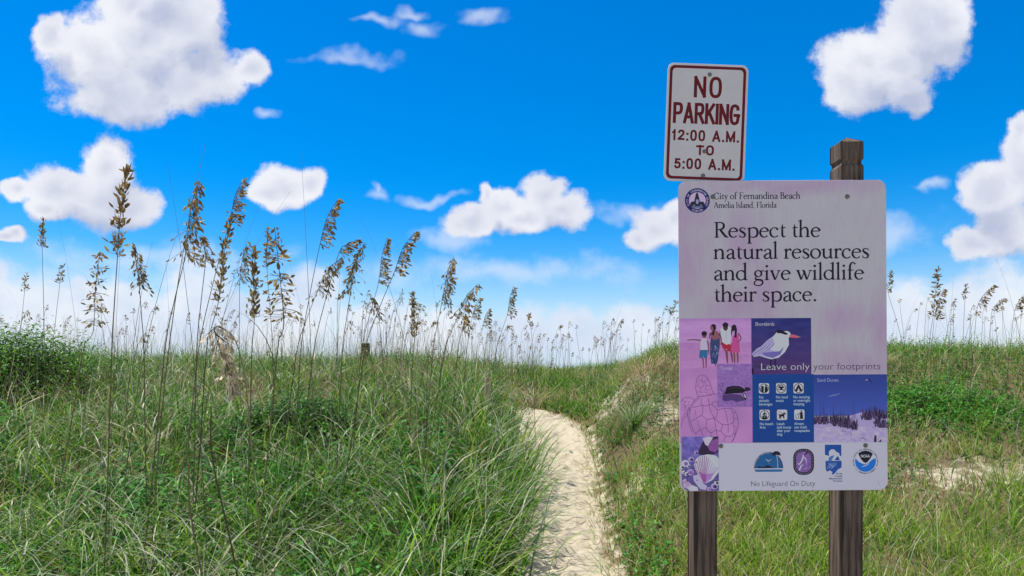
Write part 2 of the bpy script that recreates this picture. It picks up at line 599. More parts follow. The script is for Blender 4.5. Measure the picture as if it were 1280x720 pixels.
GL = {
    'o': (104, [arcs(52, 49, 42, 47, 0, 361)]),
    'e': (94, [arcs(49, 49, 38, 47, 14, 318), ([(14, 58), (86, 61)], [H_, H_], False)]),
    'c': (90, [arcs(50, 49, 40, 47, 48, 318), ball(75, 80, 10)]),
    's': (76, [([(62, 78), (56, 92), (40, 97), (20, 89), (17, 72), (32, 58), (50, 45), (62, 29), (56, 9), (36, 2), (18, 9), (12, 26)], [5, 7, 7, 11, 15, 18, 18, 16, 12, 7, 7, 5], True), ([(62, 74), (63, 97)], [4, 4], False), ([(11, 2), (12, 30)], [4, 4], False)]),
    'p': (114, [stem(26, -62, 96), flag(26, 96), serif(26, -62), ([(26, 74), (44, 93), (66, 97), (92, 84), (101, 50), (92, 15), (66, 2), (44, 4), (26, 16)], [5, 8, 11, 16, 18, 16, 9, 7, 6], True)]),
    't': (64, [([(32, 130), (31, 96), (31, 30), (36, 10), (48, 4), (62, 12)], [3, 14, ST, 16, 10, 4], True), ([(8, 91), (32, 97), (60, 97)], [3, 8, 8], False)]),
    'h': (114, [stem(24, 0, 170), flag(24, 170), serif(24, 0), arch(24, 88), serif(88, 0)]),
    'n': (114, [stem(24, 0, 96), flag(24, 96), serif(24, 0), arch(24, 88), serif(88, 0)]),
    'm': (172, [stem(24, 0, 96), flag(24, 96), serif(24, 0), arch(24, 86), serif(86, 0), arch(86, 148), serif(148, 0)]),
    'r': (74, [stem(24, 0, 96), flag(24, 96), serif(24, 0, 20, 24), ([(27, 62), (38, 84), (54, 95), (68, 92)], [5, 8, 11, 12], True), ball(66, 87, 10)]),
    'u': (114, [([(24, 96), (24, 50), (26, 22), (38, 6), (56, 4), (74, 14), (86, 30)], [ST, ST, ST, 14, 10, 8, 5], True), flag(24, 96), stem(88, 4, 96), flag(88, 96), ([(88, 8), (96, 4), (110, 7)], [ST, 10, 4], False)]),
    'l': (52, [stem(25, 0, 172), flag(25, 172), serif(25, 0)]),
    'i': (52, [stem(25, 0, 96), flag(25, 96), serif(25, 0), ball(25, 138, 12)]),
    'd': (112, [arcs(50, 49, 40, 47, 40, 322), stem(87, 2, 172), flag(87, 172), ([(87, 8), (96, 4), (110, 7)], [ST, 9, 4], False)]),
    'b': (108, [stem(24, 6, 172), flag(24, 172), arcs(56, 49, 40, 47, 142, -142, tilt=-12)]),
    'a': (92, [([(70, 60), (68, 84), (52, 97), (32, 93), (18, 78)], [ST, 15, 9, 8, 9], True), ball(20, 80, 9), ([(70, 66), (70, 24), (74, 6), (84, 3), (94, 9)], [ST, ST, 15, 9, 4], True), ([(70, 57), (46, 51), (24, 38), (16, 20), (28, 4), (48, 5), (70, 22)], [6, 9, 14, 16, 13, 8, 5], True)]),
    'g': (102, [arcs(48, 65, 30, 31, 0, 361, 15, 7), ([(70, 86), (82, 93), (98, 92)], [6, 8, 12], False), ([(34, 36), (22, 24), (24, 10), (46, 4), (74, 0), (88, -16), (84, -38), (60, -54), (30, -52), (12, -38), (14, -18), (32, -2)], [6, 9, 13, 15, 16, 14, 12, 8, 8, 11, 11, 6], True)]),
    'v': (100, [([(16, 97), (50, 2)], [18, 16], False), ([(86, 97), (52, 4)], [8, 8], False), serif(15, 97, 15, 22, 6, -1), serif(86, 97, 18, 14, 6, -1)]),
    'w': (148, [([(16, 97), (48, 2)], [18, 16], False), ([(78, 92), (50, 4)], [8, 8], False), ([(70, 97), (100, 2)], [18, 16], False), ([(134, 97), (102, 4)], [8, 8], False), serif(15, 97, 15, 20, 6, -1), serif(70, 97, 16, 12, 6, -1), serif(134, 97, 18, 14, 6, -1)]),
    'y': (100, [([(16, 97), (52, 2)], [18, 16], False), ([(86, 97), (54, 8), (38, -34), (18, -58)], [8, 8, 9, 10], False), ball(18, -54, 9), serif(15, 97, 15, 22, 6, -1), serif(86, 97, 18, 14, 6, -1)]),
    'f': (66, [([(28, 0), (28, 90), (31, 140), (44, 166), (60, 170), (74, 160)], [ST, ST, ST, 12, 9, 9], True), ball(73, 159, 9), ([(8, 95), (62, 95)], [8, 8], False), serif(28, 0, 20, 24)]),
    'R': (138, [stem(34, 0, 155), serif(34, 0), serif(34, 155, 22, 12, 7, -1), ([(34, 151), (70, 151), (94, 138), (99, 114), (88, 90), (62, 80), (34, 79)], [H_, 9, 15, 19, 15, 9, H_], True), ([(66, 78), (92, 42), (116, 12), (142, 4)], [16, 19, 17, 5], True)]),
    'C': (146, [arcs(78, 77, 64, 77, 40, 322, 19, 8), ([(128, 122), (132, 154)], [9, 4], False), ([(132, 26), (124, 40)], [5, 5], False)]),
    'F': (116, [stem(34, 0, 155), serif(34, 0), serif(34, 155, 22, 6, 7, -1), ([(34, 151), (108, 151)], [8, 8], False), ([(107, 154), (110, 118)], [8, 3], False), ([(34, 82), (88, 82)], [8, 8], False), ([(88, 98), (88, 66)], [5, 5], False)]),
    'B': (126, [stem(34, 0, 155), serif(34, 0, 20, 2), serif(34, 155, 22, 2, 7, -1), ([(34, 151), (70, 150), (92, 134), (92, 106), (72, 86), (34, 83)], [8, 9, 16, 17, 10, 8], True), ([(60, 84), (94, 76), (110, 46), (98, 14), (70, 4), (34, 4)], [8, 12, 19, 16, 9, 8], True)]),
    'A': (144, [([(70, 160), (16, 4)], [9, 9], False), ([(68, 160), (124, 2)], [18, 19], False), ([(34, 54), (106, 54)], [8, 8], False), serif(16, 0, 16, 20), serif(126, 0)]),
    'I': (66, [stem(34, 0, 155), serif(34, 0), serif(34, 155, 20, 20, 7, -1)]),
    '.': (48, [ball(24, 9, 12)]),
    ',': (48, [ball(24, 9, 11), ([(32, 8), (30, -12), (16, -26)], [9, 8, 3], True)]),
    ' ': (48, []),
}


def serif_text(art, s, x0, x1, base, xh, col, lv, wscale=1.22):
    tot = sum(GL[c][0] for c in s)
    sx = (x1 - x0) / tot
    sy = xh / 100.0
    x = 0
    for c in s:
        adv, parts = GL[c]
        for j, p in enumerate(parts):
            lz = lv + .25 * j
            if p[0] == 'ball':
                art.ell(x0 + (x + p[1]) * sx, base - p[2] * sy, p[3] * sx * 1.05, p[3] * sy * 1.05, col, lz, n=12)
            else:
                pts, ws, sm = p
                if sm:
                    pts, ws = catmull(pts, ws)
                art.stroke([(x0 + (x + a_[0]) * sx, base - a_[1] * sy) for a_ in pts], [w_ * (sx + sy) / 2 * wscale for w_ in ws], col, lz, False)
        x += adv


# --- a plain stroke face for the parking sign; units: capitals 100 high
def _o(w): return ([(w / 2 + w / 2 * math.copysign(abs(math.cos(R(t))) ** .75, math.cos(R(t))), 50 + 50 * math.copysign(abs(math.sin(R(t))) ** .75, math.sin(R(t)))) for t in np.linspace(90, 452, 40)])


PL = {
    'N': (54, [[(0, 0), (0, 100)], [(0, 100), (54, 0)], [(54, 0), (54, 100)]]),
    'O': (56, [_o(56)]), '0': (46, [_o(46)]),
    'P': (52, [[(0, 0), (0, 100)], [(0, 100), (28, 100), (46, 96), (52, 76), (46, 54), (28, 48), (0, 48)]]),
    'R': (54, [[(0, 0), (0, 100)], [(0, 100), (28, 100), (46, 96), (52, 76), (46, 54), (28, 48), (0, 48)], [(26, 48), (56, 0)]]),
    'A': (60, [[(0, 0), (30, 100)], [(30, 100), (60, 0)], [(10, 28), (50, 28)]]),
    'K': (54, [[(0, 0), (0, 100)], [(52, 100), (2, 40)], [(20, 58), (56, 0)]]),
    'I': (0, [[(0, 0), (0, 100)]]),
    'G': (56, [[(52, 74), (48, 92), (28, 100), (8, 92), (0, 66), (0, 34), (8, 8), (28, 0), (48, 8), (54, 30), (54, 46)], [(30, 46), (59, 46)]]),
    'T': (56, [[(28, 0), (28, 100)], [(0, 95), (56, 95)]]),
    'M': (70, [[(0, 0), (0, 100)], [(0, 100), (35, 4)], [(35, 4), (70, 100)], [(70, 100), (70, 0)]]),
    '1': (30, [[(24, 0), (24, 100)], [(24, 92), (14, 80), (0, 74)]]),
    '2': (48, [[(2, 70), (8, 92), (24, 98), (42, 92), (46, 72), (36, 50), (12, 22), (2, 6)], [(0, 6), (48, 6)]]),
    '5': (48, [[(42, 94), (10, 94)], [(11, 94), (6, 54)], [(6, 50), (24, 60), (42, 52), (47, 32), (42, 10), (24, 2), (8, 8), (0, 26)]]),
    ':': (4, [[(2, 0), (2, 18)], [(2, 52), (2, 70)]]),
    '.': (4, [[(2, 0), (2, 18)]]),
    ' ': (20, []),
}


def plain_text(art, s, x0, x1, y0, y1, sw, col, lv, gap=None):
    hgt = y1 - y0
    sc = hgt / 100
    tot = sum(PL[c][0] for c in s)
    nat_gap = (sw * 1.9) / sc if gap is None else gap
    sx = (x1 - x0 - sw) / (tot + nat_gap * (len(s) - 1))
    x = 0
    for c in s:
        adv, st_ = PL[c]
        for j, p in enumerate(st_):
            q = [(x0 + sw / 2 + (x + a_[0]) * sx, y1 - sw * .0 - (sw / 2 if False else 0) - (a_[1] / 100) * (hgt - sw) - sw / 2) for a_ in p]
            if len(q) == 2:
                d = np.array(q[1]) - np.array(q[0]); d = d / max(1e-6, np.linalg.norm(d))
                q = [tuple(np.array(q[0]) - d * sw / 2), tuple(np.array(q[1]) + d * sw / 2)]
                if c in ':.':
                    q = [(q[0][0], y1 - p[0][1] * sc), (q[0][0], y1 - p[0][1] * sc - sw * 1.05)]
            art.stroke(q, sw * (1.1 if c in ':.' else 1), col, lv + .25 * j, True)
        x += adv + nat_gap


# --- Blender's built-in face for small sans lettering
_cache = {}


def font_geo(s, off):
    key = (s, off)
    if key not in _cache:
        cu = bpy.data.curves.new('tmp', 'FONT')
        cu.body = s
        cu.offset = off
        cu.resolution_u = 3
        ob = bpy.data.objects.new('tmp', cu)
        COL.objects.link(ob)
        dg = bpy.context.evaluated_depsgraph_get()
        me = ob.evaluated_get(dg).to_mesh()
        V = [tuple(v.co) for v in me.vertices]
        Fs = [list(p.vertices) for p in me.polygons]
        ob.evaluated_get(dg).to_mesh_clear()
        bpy.data.objects.remove(ob)
        bpy.data.curves.remove(cu)
        _cache[key] = (V, Fs)
    return _cache[key]


def sans(art, s, x0, x1, base, cap, col, lv, off=0.0, right=None):
    V, Fs = font_geo(s, off)
    if not V: return
    xs = [v[0] for v in V]
    w = max(xs) - min(xs)
    sy = cap / .69
    sx = (x1 - x0) / w if x1 is not None else sy * .95
    if right is not None:
        x0 = right - w * sx
    i = len(art.v)
    mx = min(xs)
    for v in V:
        art.v.append((x0 + (v[0] - mx) * sx, base - v[1] * sy, lv)); art.c.append(col)
    for f in Fs:
        art.f.append([i + q for q in f])


def arc_text(art, s, cx, cy, r, a0, a1, cap, col, lv, inside=False):
    n = len(s)
    for j, c in enumerate(s):
        if c == ' ': continue
        a_ = R(a0 + (a1 - a0) * (j + .5) / n)
        V, Fs = font_geo(c, .015)
        xs = [v[0] for v in V]; mid = (min(xs) + max(xs)) / 2
        sc = cap / .69
        i = len(art.v)
        for v in V:
            lx = (v[0] - mid) * sc; ly = v[1] * sc
            if not inside:
                rr = r + ly
                ux, uy = math.cos(a_), math.sin(a_)
                x = ux * rr + math.sin(a_) * lx; y = uy * rr - math.cos(a_) * lx
            else:
                rr = r - ly
                ux, uy = math.cos(a_), math.sin(a_)
                x = ux * rr - math.sin(a_) * lx; y = uy * rr + math.cos(a_) * lx
            art.v.append((cx + x, cy - y, lv)); art.c.append(col)
        for f in Fs:
            art.f.append([i + q for q in f])


def slab(name, outline, y0, y1, mat_, parent, org, bevel=.0006):
    """a plate with a real thickness, outline in picture units"""
    pts = [((x - org[0]) / SC, -(y - org[1]) / SC) for x, y in outline]
    n = len(pts)
    cx = sum(p[0] for p in pts) / n; cz = sum(p[1] for p in pts) / n
    V = []
    for yv, sh in ((y0 + bevel, 0), (y0, bevel), (y1, 0)):
        for x, z in pts:
            l = math.hypot(x - cx, z - cz)
            V.append((x - (x - cx) / l * sh, yv, z - (z - cz) / l * sh))
    Fs = [list(range(n, 2 * n))[::-1], list(range(2 * n, 3 * n))]
    for i in range(n):
        j = (i + 1) % n
        Fs.append([i, j, n + j, n + i])
        Fs.append([j, i, 2 * n + i, 2 * n + j])
    return mesh_obj(name, V, Fs, mat_, parent)


def bolt(parent, px, py, org, r=.0085):
    """carriage bolt head: a low dome over a washer rim"""
    V, Fs = [], []
    n = 14
    rings = [(r * 1.02, -.0002), (r * 1.0, -.0018), (r * .78, -.0038), (r * .4, -.0050)]
    for rr, yv in rings:
        for i in range(n):
            V.append(((px - org[0]) / SC + rr * math.cos(2 * math.pi * i / n), yv, -(py - org[1]) / SC + rr * math.sin(2 * math.pi * i / n)))
    for k_ in range(3):
        for i in range(n):
            j = (i + 1) % n
            Fs.append([k_ * n + i, k_ * n + j, (k_ + 1) * n + j, (k_ + 1) * n + i])
    Fs.append([3 * n + i for i in range(n)])
    return mesh_obj('bolt', V, Fs, M_bolt, parent, smooth=True)


SD = 2.5                       # metres from the camera to the sign face
SC = F / SD                    # picture units per metre at that distance

# ------------------------------------------------------------------ wooden posts
def post(label, pxl, pxr, top, tilt=0.0):
    yf = SD + .016
    sc = F / yf
    x0, x1 = (pxl - 640) / sc, (pxr - 640) / sc
    w = x1 - x0
    cx, cy = (x0 + x1) / 2, yf + .0445
    zg = gz(cx, cy)
    o_z = zg
    ztop = EYE + (HOR - top) / sc
    h = w / 2
    hd = .0445
    c = .003
    prof = [(-.35, 1.0), (ztop - .118 - o_z, 1.0), (ztop - .107 - o_z, .86), (ztop - .101 - o_z, .86), (ztop - .090 - o_z, 1.0), (ztop - .028 - o_z, 1.0), (ztop - .0255 - o_z, .95), (ztop - o_z - .002, .09), (ztop - o_z, .02)]
    V, Fs = [], []
    rr = random.Random(int(pxl))
    for z, s in prof:
        for (sx, sy) in ((-1, -1), (1, -1), (1, 1), (-1, 1)):
            # chamfered corner
            for kx, ky in (((sx * (h - c), sy * hd), (sx * h, sy * (hd - c))) if sx * sy > 0 else ((sx * h, sy * (hd - c)), (sx * (h - c), sy * hd))):
                V.append((kx * s + rr.uniform(-.0006, .0006), ky * s + rr.uniform(-.0006, .0006), z))
    n = 8
    for k_ in range(len(prof) - 1):
        for i in range(n):
            j = (i + 1) % n
            Fs.append([k_ * n + i, k_ * n + j, (k_ + 1) * n + j, (k_ + 1) * n + i])
    Fs.append([(len(prof) - 1) * n + i for i in range(n)])
    o = mesh_obj('wooden_post', V, Fs, M_wood)
    o.location = (cx, cy, o_z)
    o.rotation_euler = (0, tilt, 0)
    tag(o, label, 'post', 'posts carrying the two signs')
    return o


post('weathered square wooden post carrying both signs, its top hidden behind the parking sign', 867, 896.5, 172)
post('weathered square wooden post whose notched pyramid cap shows above the large sign', 1048.5, 1078, 167, R(.15))

# ------------------------------------------------------------------ NO PARKING sign
ORG = (883.4, 152.8)
np_root = empty('parking_sign', ((ORG[0] - 640) / SC, SD + .0085, EYE + (HOR - ORG[1]) / SC), (0, R(2.2), 0))
tag(np_root, 'small white metal no parking sign with dark red border above the large sign', 'sign')
M_white, k, b = mat('reflective_white')
tcn = k.n('ShaderNodeTexCoord').outputs['Object']
wn = k.noise(tcn, 12, 5, .6)
k.put(b.inputs['Base Color'], k.mix(wn, (.60, .57, .53, 1), (.72, .69, .66, 1)))
b.inputs['Roughness'].default_value = .45
b.inputs['Specular IOR Level'].default_value = .3
x0, x1, y0, y1 = ORG[0] - 50.6, ORG[0] + 50.6, ORG[1] - 74, ORG[1] + 74
slab('panel', rrect(x0, y0, x1, y1, 8), 0, .0024, M_white, np_root, ORG)
red = (.155, .008, .010)
A = Art()
o_, i_ = rrect(x0 + 2.7, y0 + 2.7, x1 - 2.7, y1 - 2.7, 6.6), rrect(x0 + 6.2, y0 + 6.2, x1 - 6.2, y1 - 6.2, 4.6)
n = len(o_)
i0 = len(A.v)
A.v += [(p[0], p[1], 1) for p in o_] + [(p[0], p[1], 1) for p in i_]
A.c += [red] * (2 * n)
A.f += [[i0 + i, i0 + (i + 1) % n, i0 + n + (i + 1) % n, i0 + n + i] for i in range(n)]
A.build('border', np_root, ORG)
A = Art()
dx_ = -.3
plain_text(A, 'NO', 866.5, 901.5, 94.5, 121.3, 4.0, red, 1, gap=38)
plain_text(A, 'PARKING', 841.5, 925.3, 128, 154.3, 3.9, red, 1)
plain_text(A, '12:00 A.M.', 840, 925.5, 162, 176, 2.6, red, 1)
plain_text(A, 'TO', 872, 894.5, 180.6, 193.4, 2.6, red, 1)
plain_text(A, '5:00 A.M.', 845, 921.5, 197.6, 211.4, 2.6, red, 1)
A.build('lettering', np_root, ORG)
for p in ((885.6, 92), (882.6, 188.5), (882.0, 219)):
    bolt(np_root, p[0], p[1], ORG, .0075)

# ------------------------------------------------------------------ the large information sign
ORG = (978.5, 419.0)
root = empty('information_sign', ((ORG[0] - 640) / SC, SD, EYE + (HOR - ORG[1]) / SC), (0, R(-.35), 0))
tag(root, 'large pale purple beach rules sign with photos, bolted across two wooden posts', 'sign')
M_board, k, b = mat('printed_board')
tcn = k.n('ShaderNodeTexCoord').outputs['Object']


def bump2(cx, cy, rx, ry):
    u, v = (cx - ORG[0]) / SC, -(cy - ORG[1]) / SC
    d = k.v('LENGTH', k.v('MULTIPLY', k.v('SUBTRACT', k.v('MULTIPLY', warped, (1, 0, 1)), (u, 0, v)), (SC / rx, 0, SC / ry)))
    return k.ss(d, 1.5, 0.0)


warped = k.v('MULTIPLY_ADD', k.v('SUBTRACT', k.noise(tcn, 5.0, 4, .6, 'Color'), (.5, .5, .5)), (.12, .12, .12), tcn)
pur = None
for q in ((846, 325, 44, 62), (852, 268, 40, 40), (925, 385, 60, 26), (955, 372, 26, 60), (1055, 398, 40, 26), (1075, 455, 62, 22), (930, 300, 26, 40), (1105, 410, 16, 50), (1000, 232, 130, 12)):
    t = bump2(*q)
    pur = t if pur is None else k.m('MAXIMUM', pur, t)
streak = k.noise(k.v('MULTIPLY', tcn, (1.6, 1, .35)), 26, 5, .65, dist=1.2)
pur = k.m('ADD', k.m('MULTIPLY', pur, .72), k.m('MULTIPLY', k.ss(streak, .40, .75), .34))
colr = k.mix(pur, (.65, .625, .625, 1), (.60, .39, .57, 1))
colr = k.mix(k.m('MULTIPLY', k.noise(tcn, 3, 3), .25), colr, (.62, .55, .56, 1))
# scratches and grime
gr = k.ss(k.noise(k.v('MULTIPLY', tcn, (1, 1, .12)), 60, 4, .6), .62, .74)
colr = k.mix(k.m('MULTIPLY', gr, .18), colr, (.3, .28, .29, 1))
k.put(b.inputs['Base Color'], colr)
b.inputs['Roughness'].default_value = .42
b.inputs['Specular IOR Level'].default_value = .3
x0, x1, y0, y1 = 848.8, 1108.4, 225.5, 613.2
slab('panel', rrect(x0, y0, x1, y1, 10.5), 0, .003, M_board, root, ORG)

black = ink(18, 14, 24)
A = Art()
serif_text(A, 'Respect the', 892, 1026.5, 296.6, 12.5, black, 1)
serif_text(A, 'natural resources', 892, 1087.5, 323.4, 12.5, black, 1)
serif_text(A, 'and give wildlife', 892, 1080.5, 350.0, 12.5, black, 1)
serif_text(A, 'their space.', 892, 1022, 376.7, 12.5, black, 1)
A.build('headline_lettering', root, ORG)
A = Art()
serif_text(A, 'City of Fernandina Beach', 893, 1001.5, 248.6, 5.2, black, 1, 1.35)
serif_text(A, 'Amelia Island, Florida', 893, 971.5, 259.6, 4.6, black, 1, 1.35)
A.build('town_lettering', root, ORG)

# city seal
A = Art()
navy = ink(28, 26, 78)
A.ell(872.6, 250, 15.6, 15.4, navy, 1, n=40)
A.ell(872.6, 250, 10.5, 10.3, ink(176, 148, 192), 2, n=36)
arc_text(A, 'CITY OF FERNANDINA BEACH', 872.6, 250, 11.6, 212, -32, 2.3, ink(165, 160, 190), 2)
arc_text(A, 'FLORIDA', 872.6, 250, 14.2, 240, 300, 2.3, ink(165, 160, 190), 2, True)
dk = ink(36, 34, 46)
A.poly([(866, 259), (868.8, 251), (869.8, 246), (871, 241.5), (872.4, 239.6), (873.6, 241.5), (874.6, 246), (875.6, 251), (879, 259)], dk, 3)
A.ell(867.5, 254.5, 3.8, 3.4, dk, 3.3); A.ell(878, 254.6, 3.6, 3.2, dk, 3.3)
A.ell(872.5, 251.5, 1.8, 3, ink(130, 128, 150), 3.6); A.rect(865.6, 257, 879.6, 259.3, ink(80, 90, 110), 3.9)
A.ell(868.5, 256, 1.2, .9, ink(120, 100, 130), 4.2); A.ell(877, 256, 1.2, .9, ink(110, 100, 130), 4.2)
A.build('round_seal', root, ORG)


def jit(base, amp, sx=.12, seed=0):
    def fn(x, y):
        t = (float(fbm(np.array([x * sx]), np.array([y * sx]), seed)[0]) - .5) * 2 * amp
        return tuple(np.clip(np.array(ink(*base)) * (1 + t), .004, .8))
    return fn


# family on the beach
A = Art()


def fam(x, y):
    t = (y - 397) / 63.0
    band = float(vn(np.array([x * .05]), np.array([y * .45]), 3)[0]) - .5
    spk = float(vn(np.array([x * 1.3]), np.array([y * 1.3]), 4)[0]) - .5
    c = np.array((158, 112, 160)) + (12 if 400 < y < 428 else 0) + band * 16 + spk * 10 + np.array((8, 2, -2)) * t
    return ink(*np.clip(c, 0, 255))


A.grid(849.2, 397.4, 939, 460, 36, 26, fam, 1)
sk, hair = ink(104, 62, 66), ink(34, 22, 32)


def leg(xa, ya, xb, yb, w=1.5): A.stroke([(xa, ya), ((xa + xb) / 2 + .2, (ya + yb) / 2), (xb, yb)], [w * 1.25, w * 1.1, w * .7], sk, 2)


# boy
leg(878, 446, 879.3, 459.5); leg(882.2, 446, 882.2, 459.5)
A.poly([(874.6, 437), (884.6, 437), (883.6, 447), (879.8, 447), (879, 444), (877.8, 447), (873.4, 446.5)], ink(40, 92, 128), 3)
A.poly([(875.5, 424.5), (878.5, 422), (882, 422), (885, 426), (884.6, 437.5), (874.8, 437.5)], ink(176, 156, 196), 3)
A.stroke([(875.8, 425), (867, 424), (859, 424.6)], [1.9, 1.4, 1.1], sk, 3.3); A.stroke([(884.3, 425), (885.4, 435), (885.6, 442)], [1.8, 1.4, 1], sk, 3.3)
A.ell(880.2, 418.3, 3, 3.8, sk, 3.3); A.ell(880.2, 416.3, 3.5, 2.9, hair, 3.6)
# woman in a long dress
A.poly([(888.6, 419.5), (899.5, 419.5), (899.8, 428), (899.2, 434), (897, 450), (895.6, 454.6), (888.6, 454), (887.2, 440), (887.6, 428)], ink(48, 58, 92), 3)
for i in range(22):
    xx, yy_ = random.uniform(888.6, 897.6), random.uniform(431, 452)
    A.stroke([(xx, yy_), (xx + random.uniform(-1, 1.4), yy_ + 1.8), (xx + random.uniform(-1, 1), yy_ + 3.4)], [.4, .8, .3], random.choice([ink(130, 136, 170), ink(24, 30, 58), ink(90, 110, 150)]), 3.3)
A.poly([(887.2, 416.5), (890, 413), (896, 413), (900, 417), (899.4, 421), (896, 424), (891, 424), (888.4, 420)], ink(126, 76, 84), 3.6)
A.stroke([(887.6, 416), (886.4, 423)], [1.8, 1.2], sk, 3.6); A.stroke([(899.6, 417), (901.4, 424), (901.2, 431)], [1.8, 1.5, 1.1], sk, 3.6)
A.ell(890.6, 409, 2.9, 3.8, ink(122, 72, 80), 3.9); A.poly([(888.6, 406.6), (891, 404.4), (894.4, 405.4), (895.2, 410), (893, 414), (892, 419), (888.8, 417.5), (891.8, 411.5), (891.2, 408.2)], hair, 4.2)
leg(893.4, 453, 894, 457.5, 1.2)
# man in a white shirt and red shorts
leg(907.5, 437, 909, 453.5, 2.5); leg(913, 437, 915.5, 452.8, 2.2)
A.poly([(901.6, 427), (914.4, 429), (913.4, 438.6), (909.8, 438.8), (908.2, 435), (905.8, 438.2), (902.4, 433)], ink(150, 34, 48), 3)
A.poly([(900, 411), (904, 407.6), (910.6, 407), (914.4, 409.6), (913.6, 420), (913, 430.5), (910.6, 429.5), (908, 430.6), (902, 427), (901, 420)], ink(196, 182, 204), 3.3)
A.stroke([(900.4, 413), (900.8, 422), (902.4, 430)], [2.2, 1.6, 1.1], sk, 3)
A.stroke([(907.2, 412), (907.8, 420), (907.4, 428)], [.4, .4, .3], ink(150, 130, 160), 3.6)
A.ell(906.8, 408.4, 3.1, 4.6, ink(70, 40, 46), 3.9); A.ell(906.7, 405.6, 3.6, 3, hair, 4.2)
# girl in a pink dress
leg(917.3, 440, 918, 453.6, 1.9); leg(921.4, 440, 921.8, 453.4, 1.9)
A.poly([(915.8, 419.6), (922.6, 418), (923.6, 425), (924.8, 440.4), (913.6, 440.6), (914.4, 430)], ink(206, 66, 118), 3.3)
A.stroke([(922.6, 416), (926, 423), (921.4, 428)], [1.9, 1.5, 1.0], sk, 3.9)
A.ell(916.8, 410, 2.7, 3.7, ink(112, 66, 72), 3.9); A.poly([(914.4, 407.6), (917, 405), (920, 406.4), (921.2, 412), (920.6, 421.4), (917.8, 421.6), (918.4, 413), (915.6, 413), (914, 421), (913.6, 414)], hair, 4.2)
A.build('family_photo', root, ORG)

# shorebird
A = Art()


def tern(x, y):
    t = (y - 397.5) / 70
    a_ = np.array((36, 40, 96)); b_ = np.array((70, 46, 92))
    c = a_ + (b_ - a_) * np.clip(t * 1.1, 0, 1) + (float(vn(np.array([x * .06]), np.array([y * .35]), 8)[0]) - .5) * 16
    return ink(*np.clip(c, 0, 255))


A.grid(939, 397.6, 1013.8, 468, 20, 24, tern, 1)
A.stroke([(941, 457), (965, 458.3), (1010, 459)], [.5, 1.1, .6], ink(26, 24, 48), 2)
A.stroke([(963.5, 447), (963, 457.5)], 1.6, ink(22, 20, 34), 2); A.stroke([(968.6, 447), (968.4, 457.8)], 1.6, ink(22, 20, 34), 2)
A.poly([(939.4, 442), (946, 435.5), (951, 433), (958, 426), (966, 420.6), (971, 415), (976, 413.4), (982, 415), (986, 419), (985.4, 424), (986, 431), (981, 440), (973, 447), (964, 449), (955, 446.5), (949, 444.5), (942, 446)], ink(196, 190, 214), 3)
A.poly([(939.4, 442), (946, 436), (951, 433.4), (958, 426.4), (966, 422), (967, 430), (962, 437), (973, 440), (978, 436), (975, 443.5), (966, 447.6), (956, 445.6), (949, 443.6), (942, 445.4)], ink(146, 134, 184), 4)
A.poly([(951, 441), (962, 440), (974, 439), (979.6, 434), (975, 443), (966, 447.4), (958, 445.6)], ink(100, 88, 146), 5)
for i in range(5):
    A.stroke([(941 + i * 3.2, 443.4 - i * .7), (951 + i * 3.6, 437 - i * 1.2), (958 + i * 2.4, 431.6 - i)], [.5, .9, .4], ink(206, 198, 226) if i % 2 else ink(96, 84, 140), 6)
A.ell(977.6, 427, 8, 9.5, ink(208, 204, 218), 5, rot=-20)
A.ell(983, 418.2, 5.2, 4.4, ink(212, 208, 220), 6)
A.poly([(970, 412.6), (974.6, 412.2), (979, 414.2), (984, 416.6), (984.6, 418.2), (981, 418.4), (976, 416.6), (971.6, 416.6)], ink(20, 18, 30), 7)
A.poly([(986.4, 418.4), (993, 418.6), (1000.8, 421.6), (994, 422.8), (987.6, 422.2)], ink(206, 92, 102), 7)
A.poly([(987, 421), (1000.8, 421.7), (994, 422.8), (987.6, 422.2)], ink(170, 60, 80), 7.5)
A.ell(983.4, 417.2, .8, .7, ink(10, 8, 14), 8)
sans(A, 'Shorebirds', 944, 967.8, 407, 4.4, ink(170, 168, 196), 8)
A.build('shorebird_photo', root, ORG)

# turtle drawing
A = Art()


def tur(x, y):
    t = float(fbm(np.array([x * .05]), np.array([y * .05]), 12)[0]) - .5
    c = np.array((164, 112, 158)) + t * np.array((34, 22, 14))
    return ink(*np.clip(c, 0, 255))


A.grid(849.4, 460, 941.4, 553.4, 18, 18, tur, 1)
ln = ink(98, 58, 108)


def dl(pts, w=.62): A.stroke([(845 + q[0] / 8, 465 + q[1] / 8) for q in pts], w, ln, 2)


dl([(215, 240), (195, 170), (198, 100), (220, 45), (255, 25), (300, 45), (335, 100), (350, 160), (375, 215)])
for p in ([(215, 70), (250, 80), (260, 40)], [(250, 80), (275, 90), (320, 75)], [(275, 90), (300, 130), (340, 130)], [(225, 90), (215, 130), (240, 150), (270, 130), (250, 82)], [(200, 130), (215, 130)], [(240, 150), (235, 190), (205, 195)], [(300, 130), (290, 170), (335, 175)]):
    dl(p, .45)
for i in range(26):
    xx, yy_ = random.uniform(225, 345), random.uniform(185, 235)
    dl([(xx, yy_), (xx + random.uniform(4, 12), yy_ + random.uniform(-6, 8))], .4)
dl([(220, 240), (170, 290), (125, 360), (110, 420), (120, 480), (135, 540), (160, 600)]); dl([(235, 250), (180, 300), (140, 365), (125, 430), (140, 500), (165, 570), (190, 615)])
dl([(220, 240), (290, 235), (375, 215), (402, 222)]); dl([(402, 290), (365, 300), (355, 322)])
dl([(255, 260), (245, 300), (265, 330), (325, 325), (315, 260)]); dl([(325, 325), (355, 322), (410, 375)]); dl([(265, 330), (260, 400), (250, 432)])
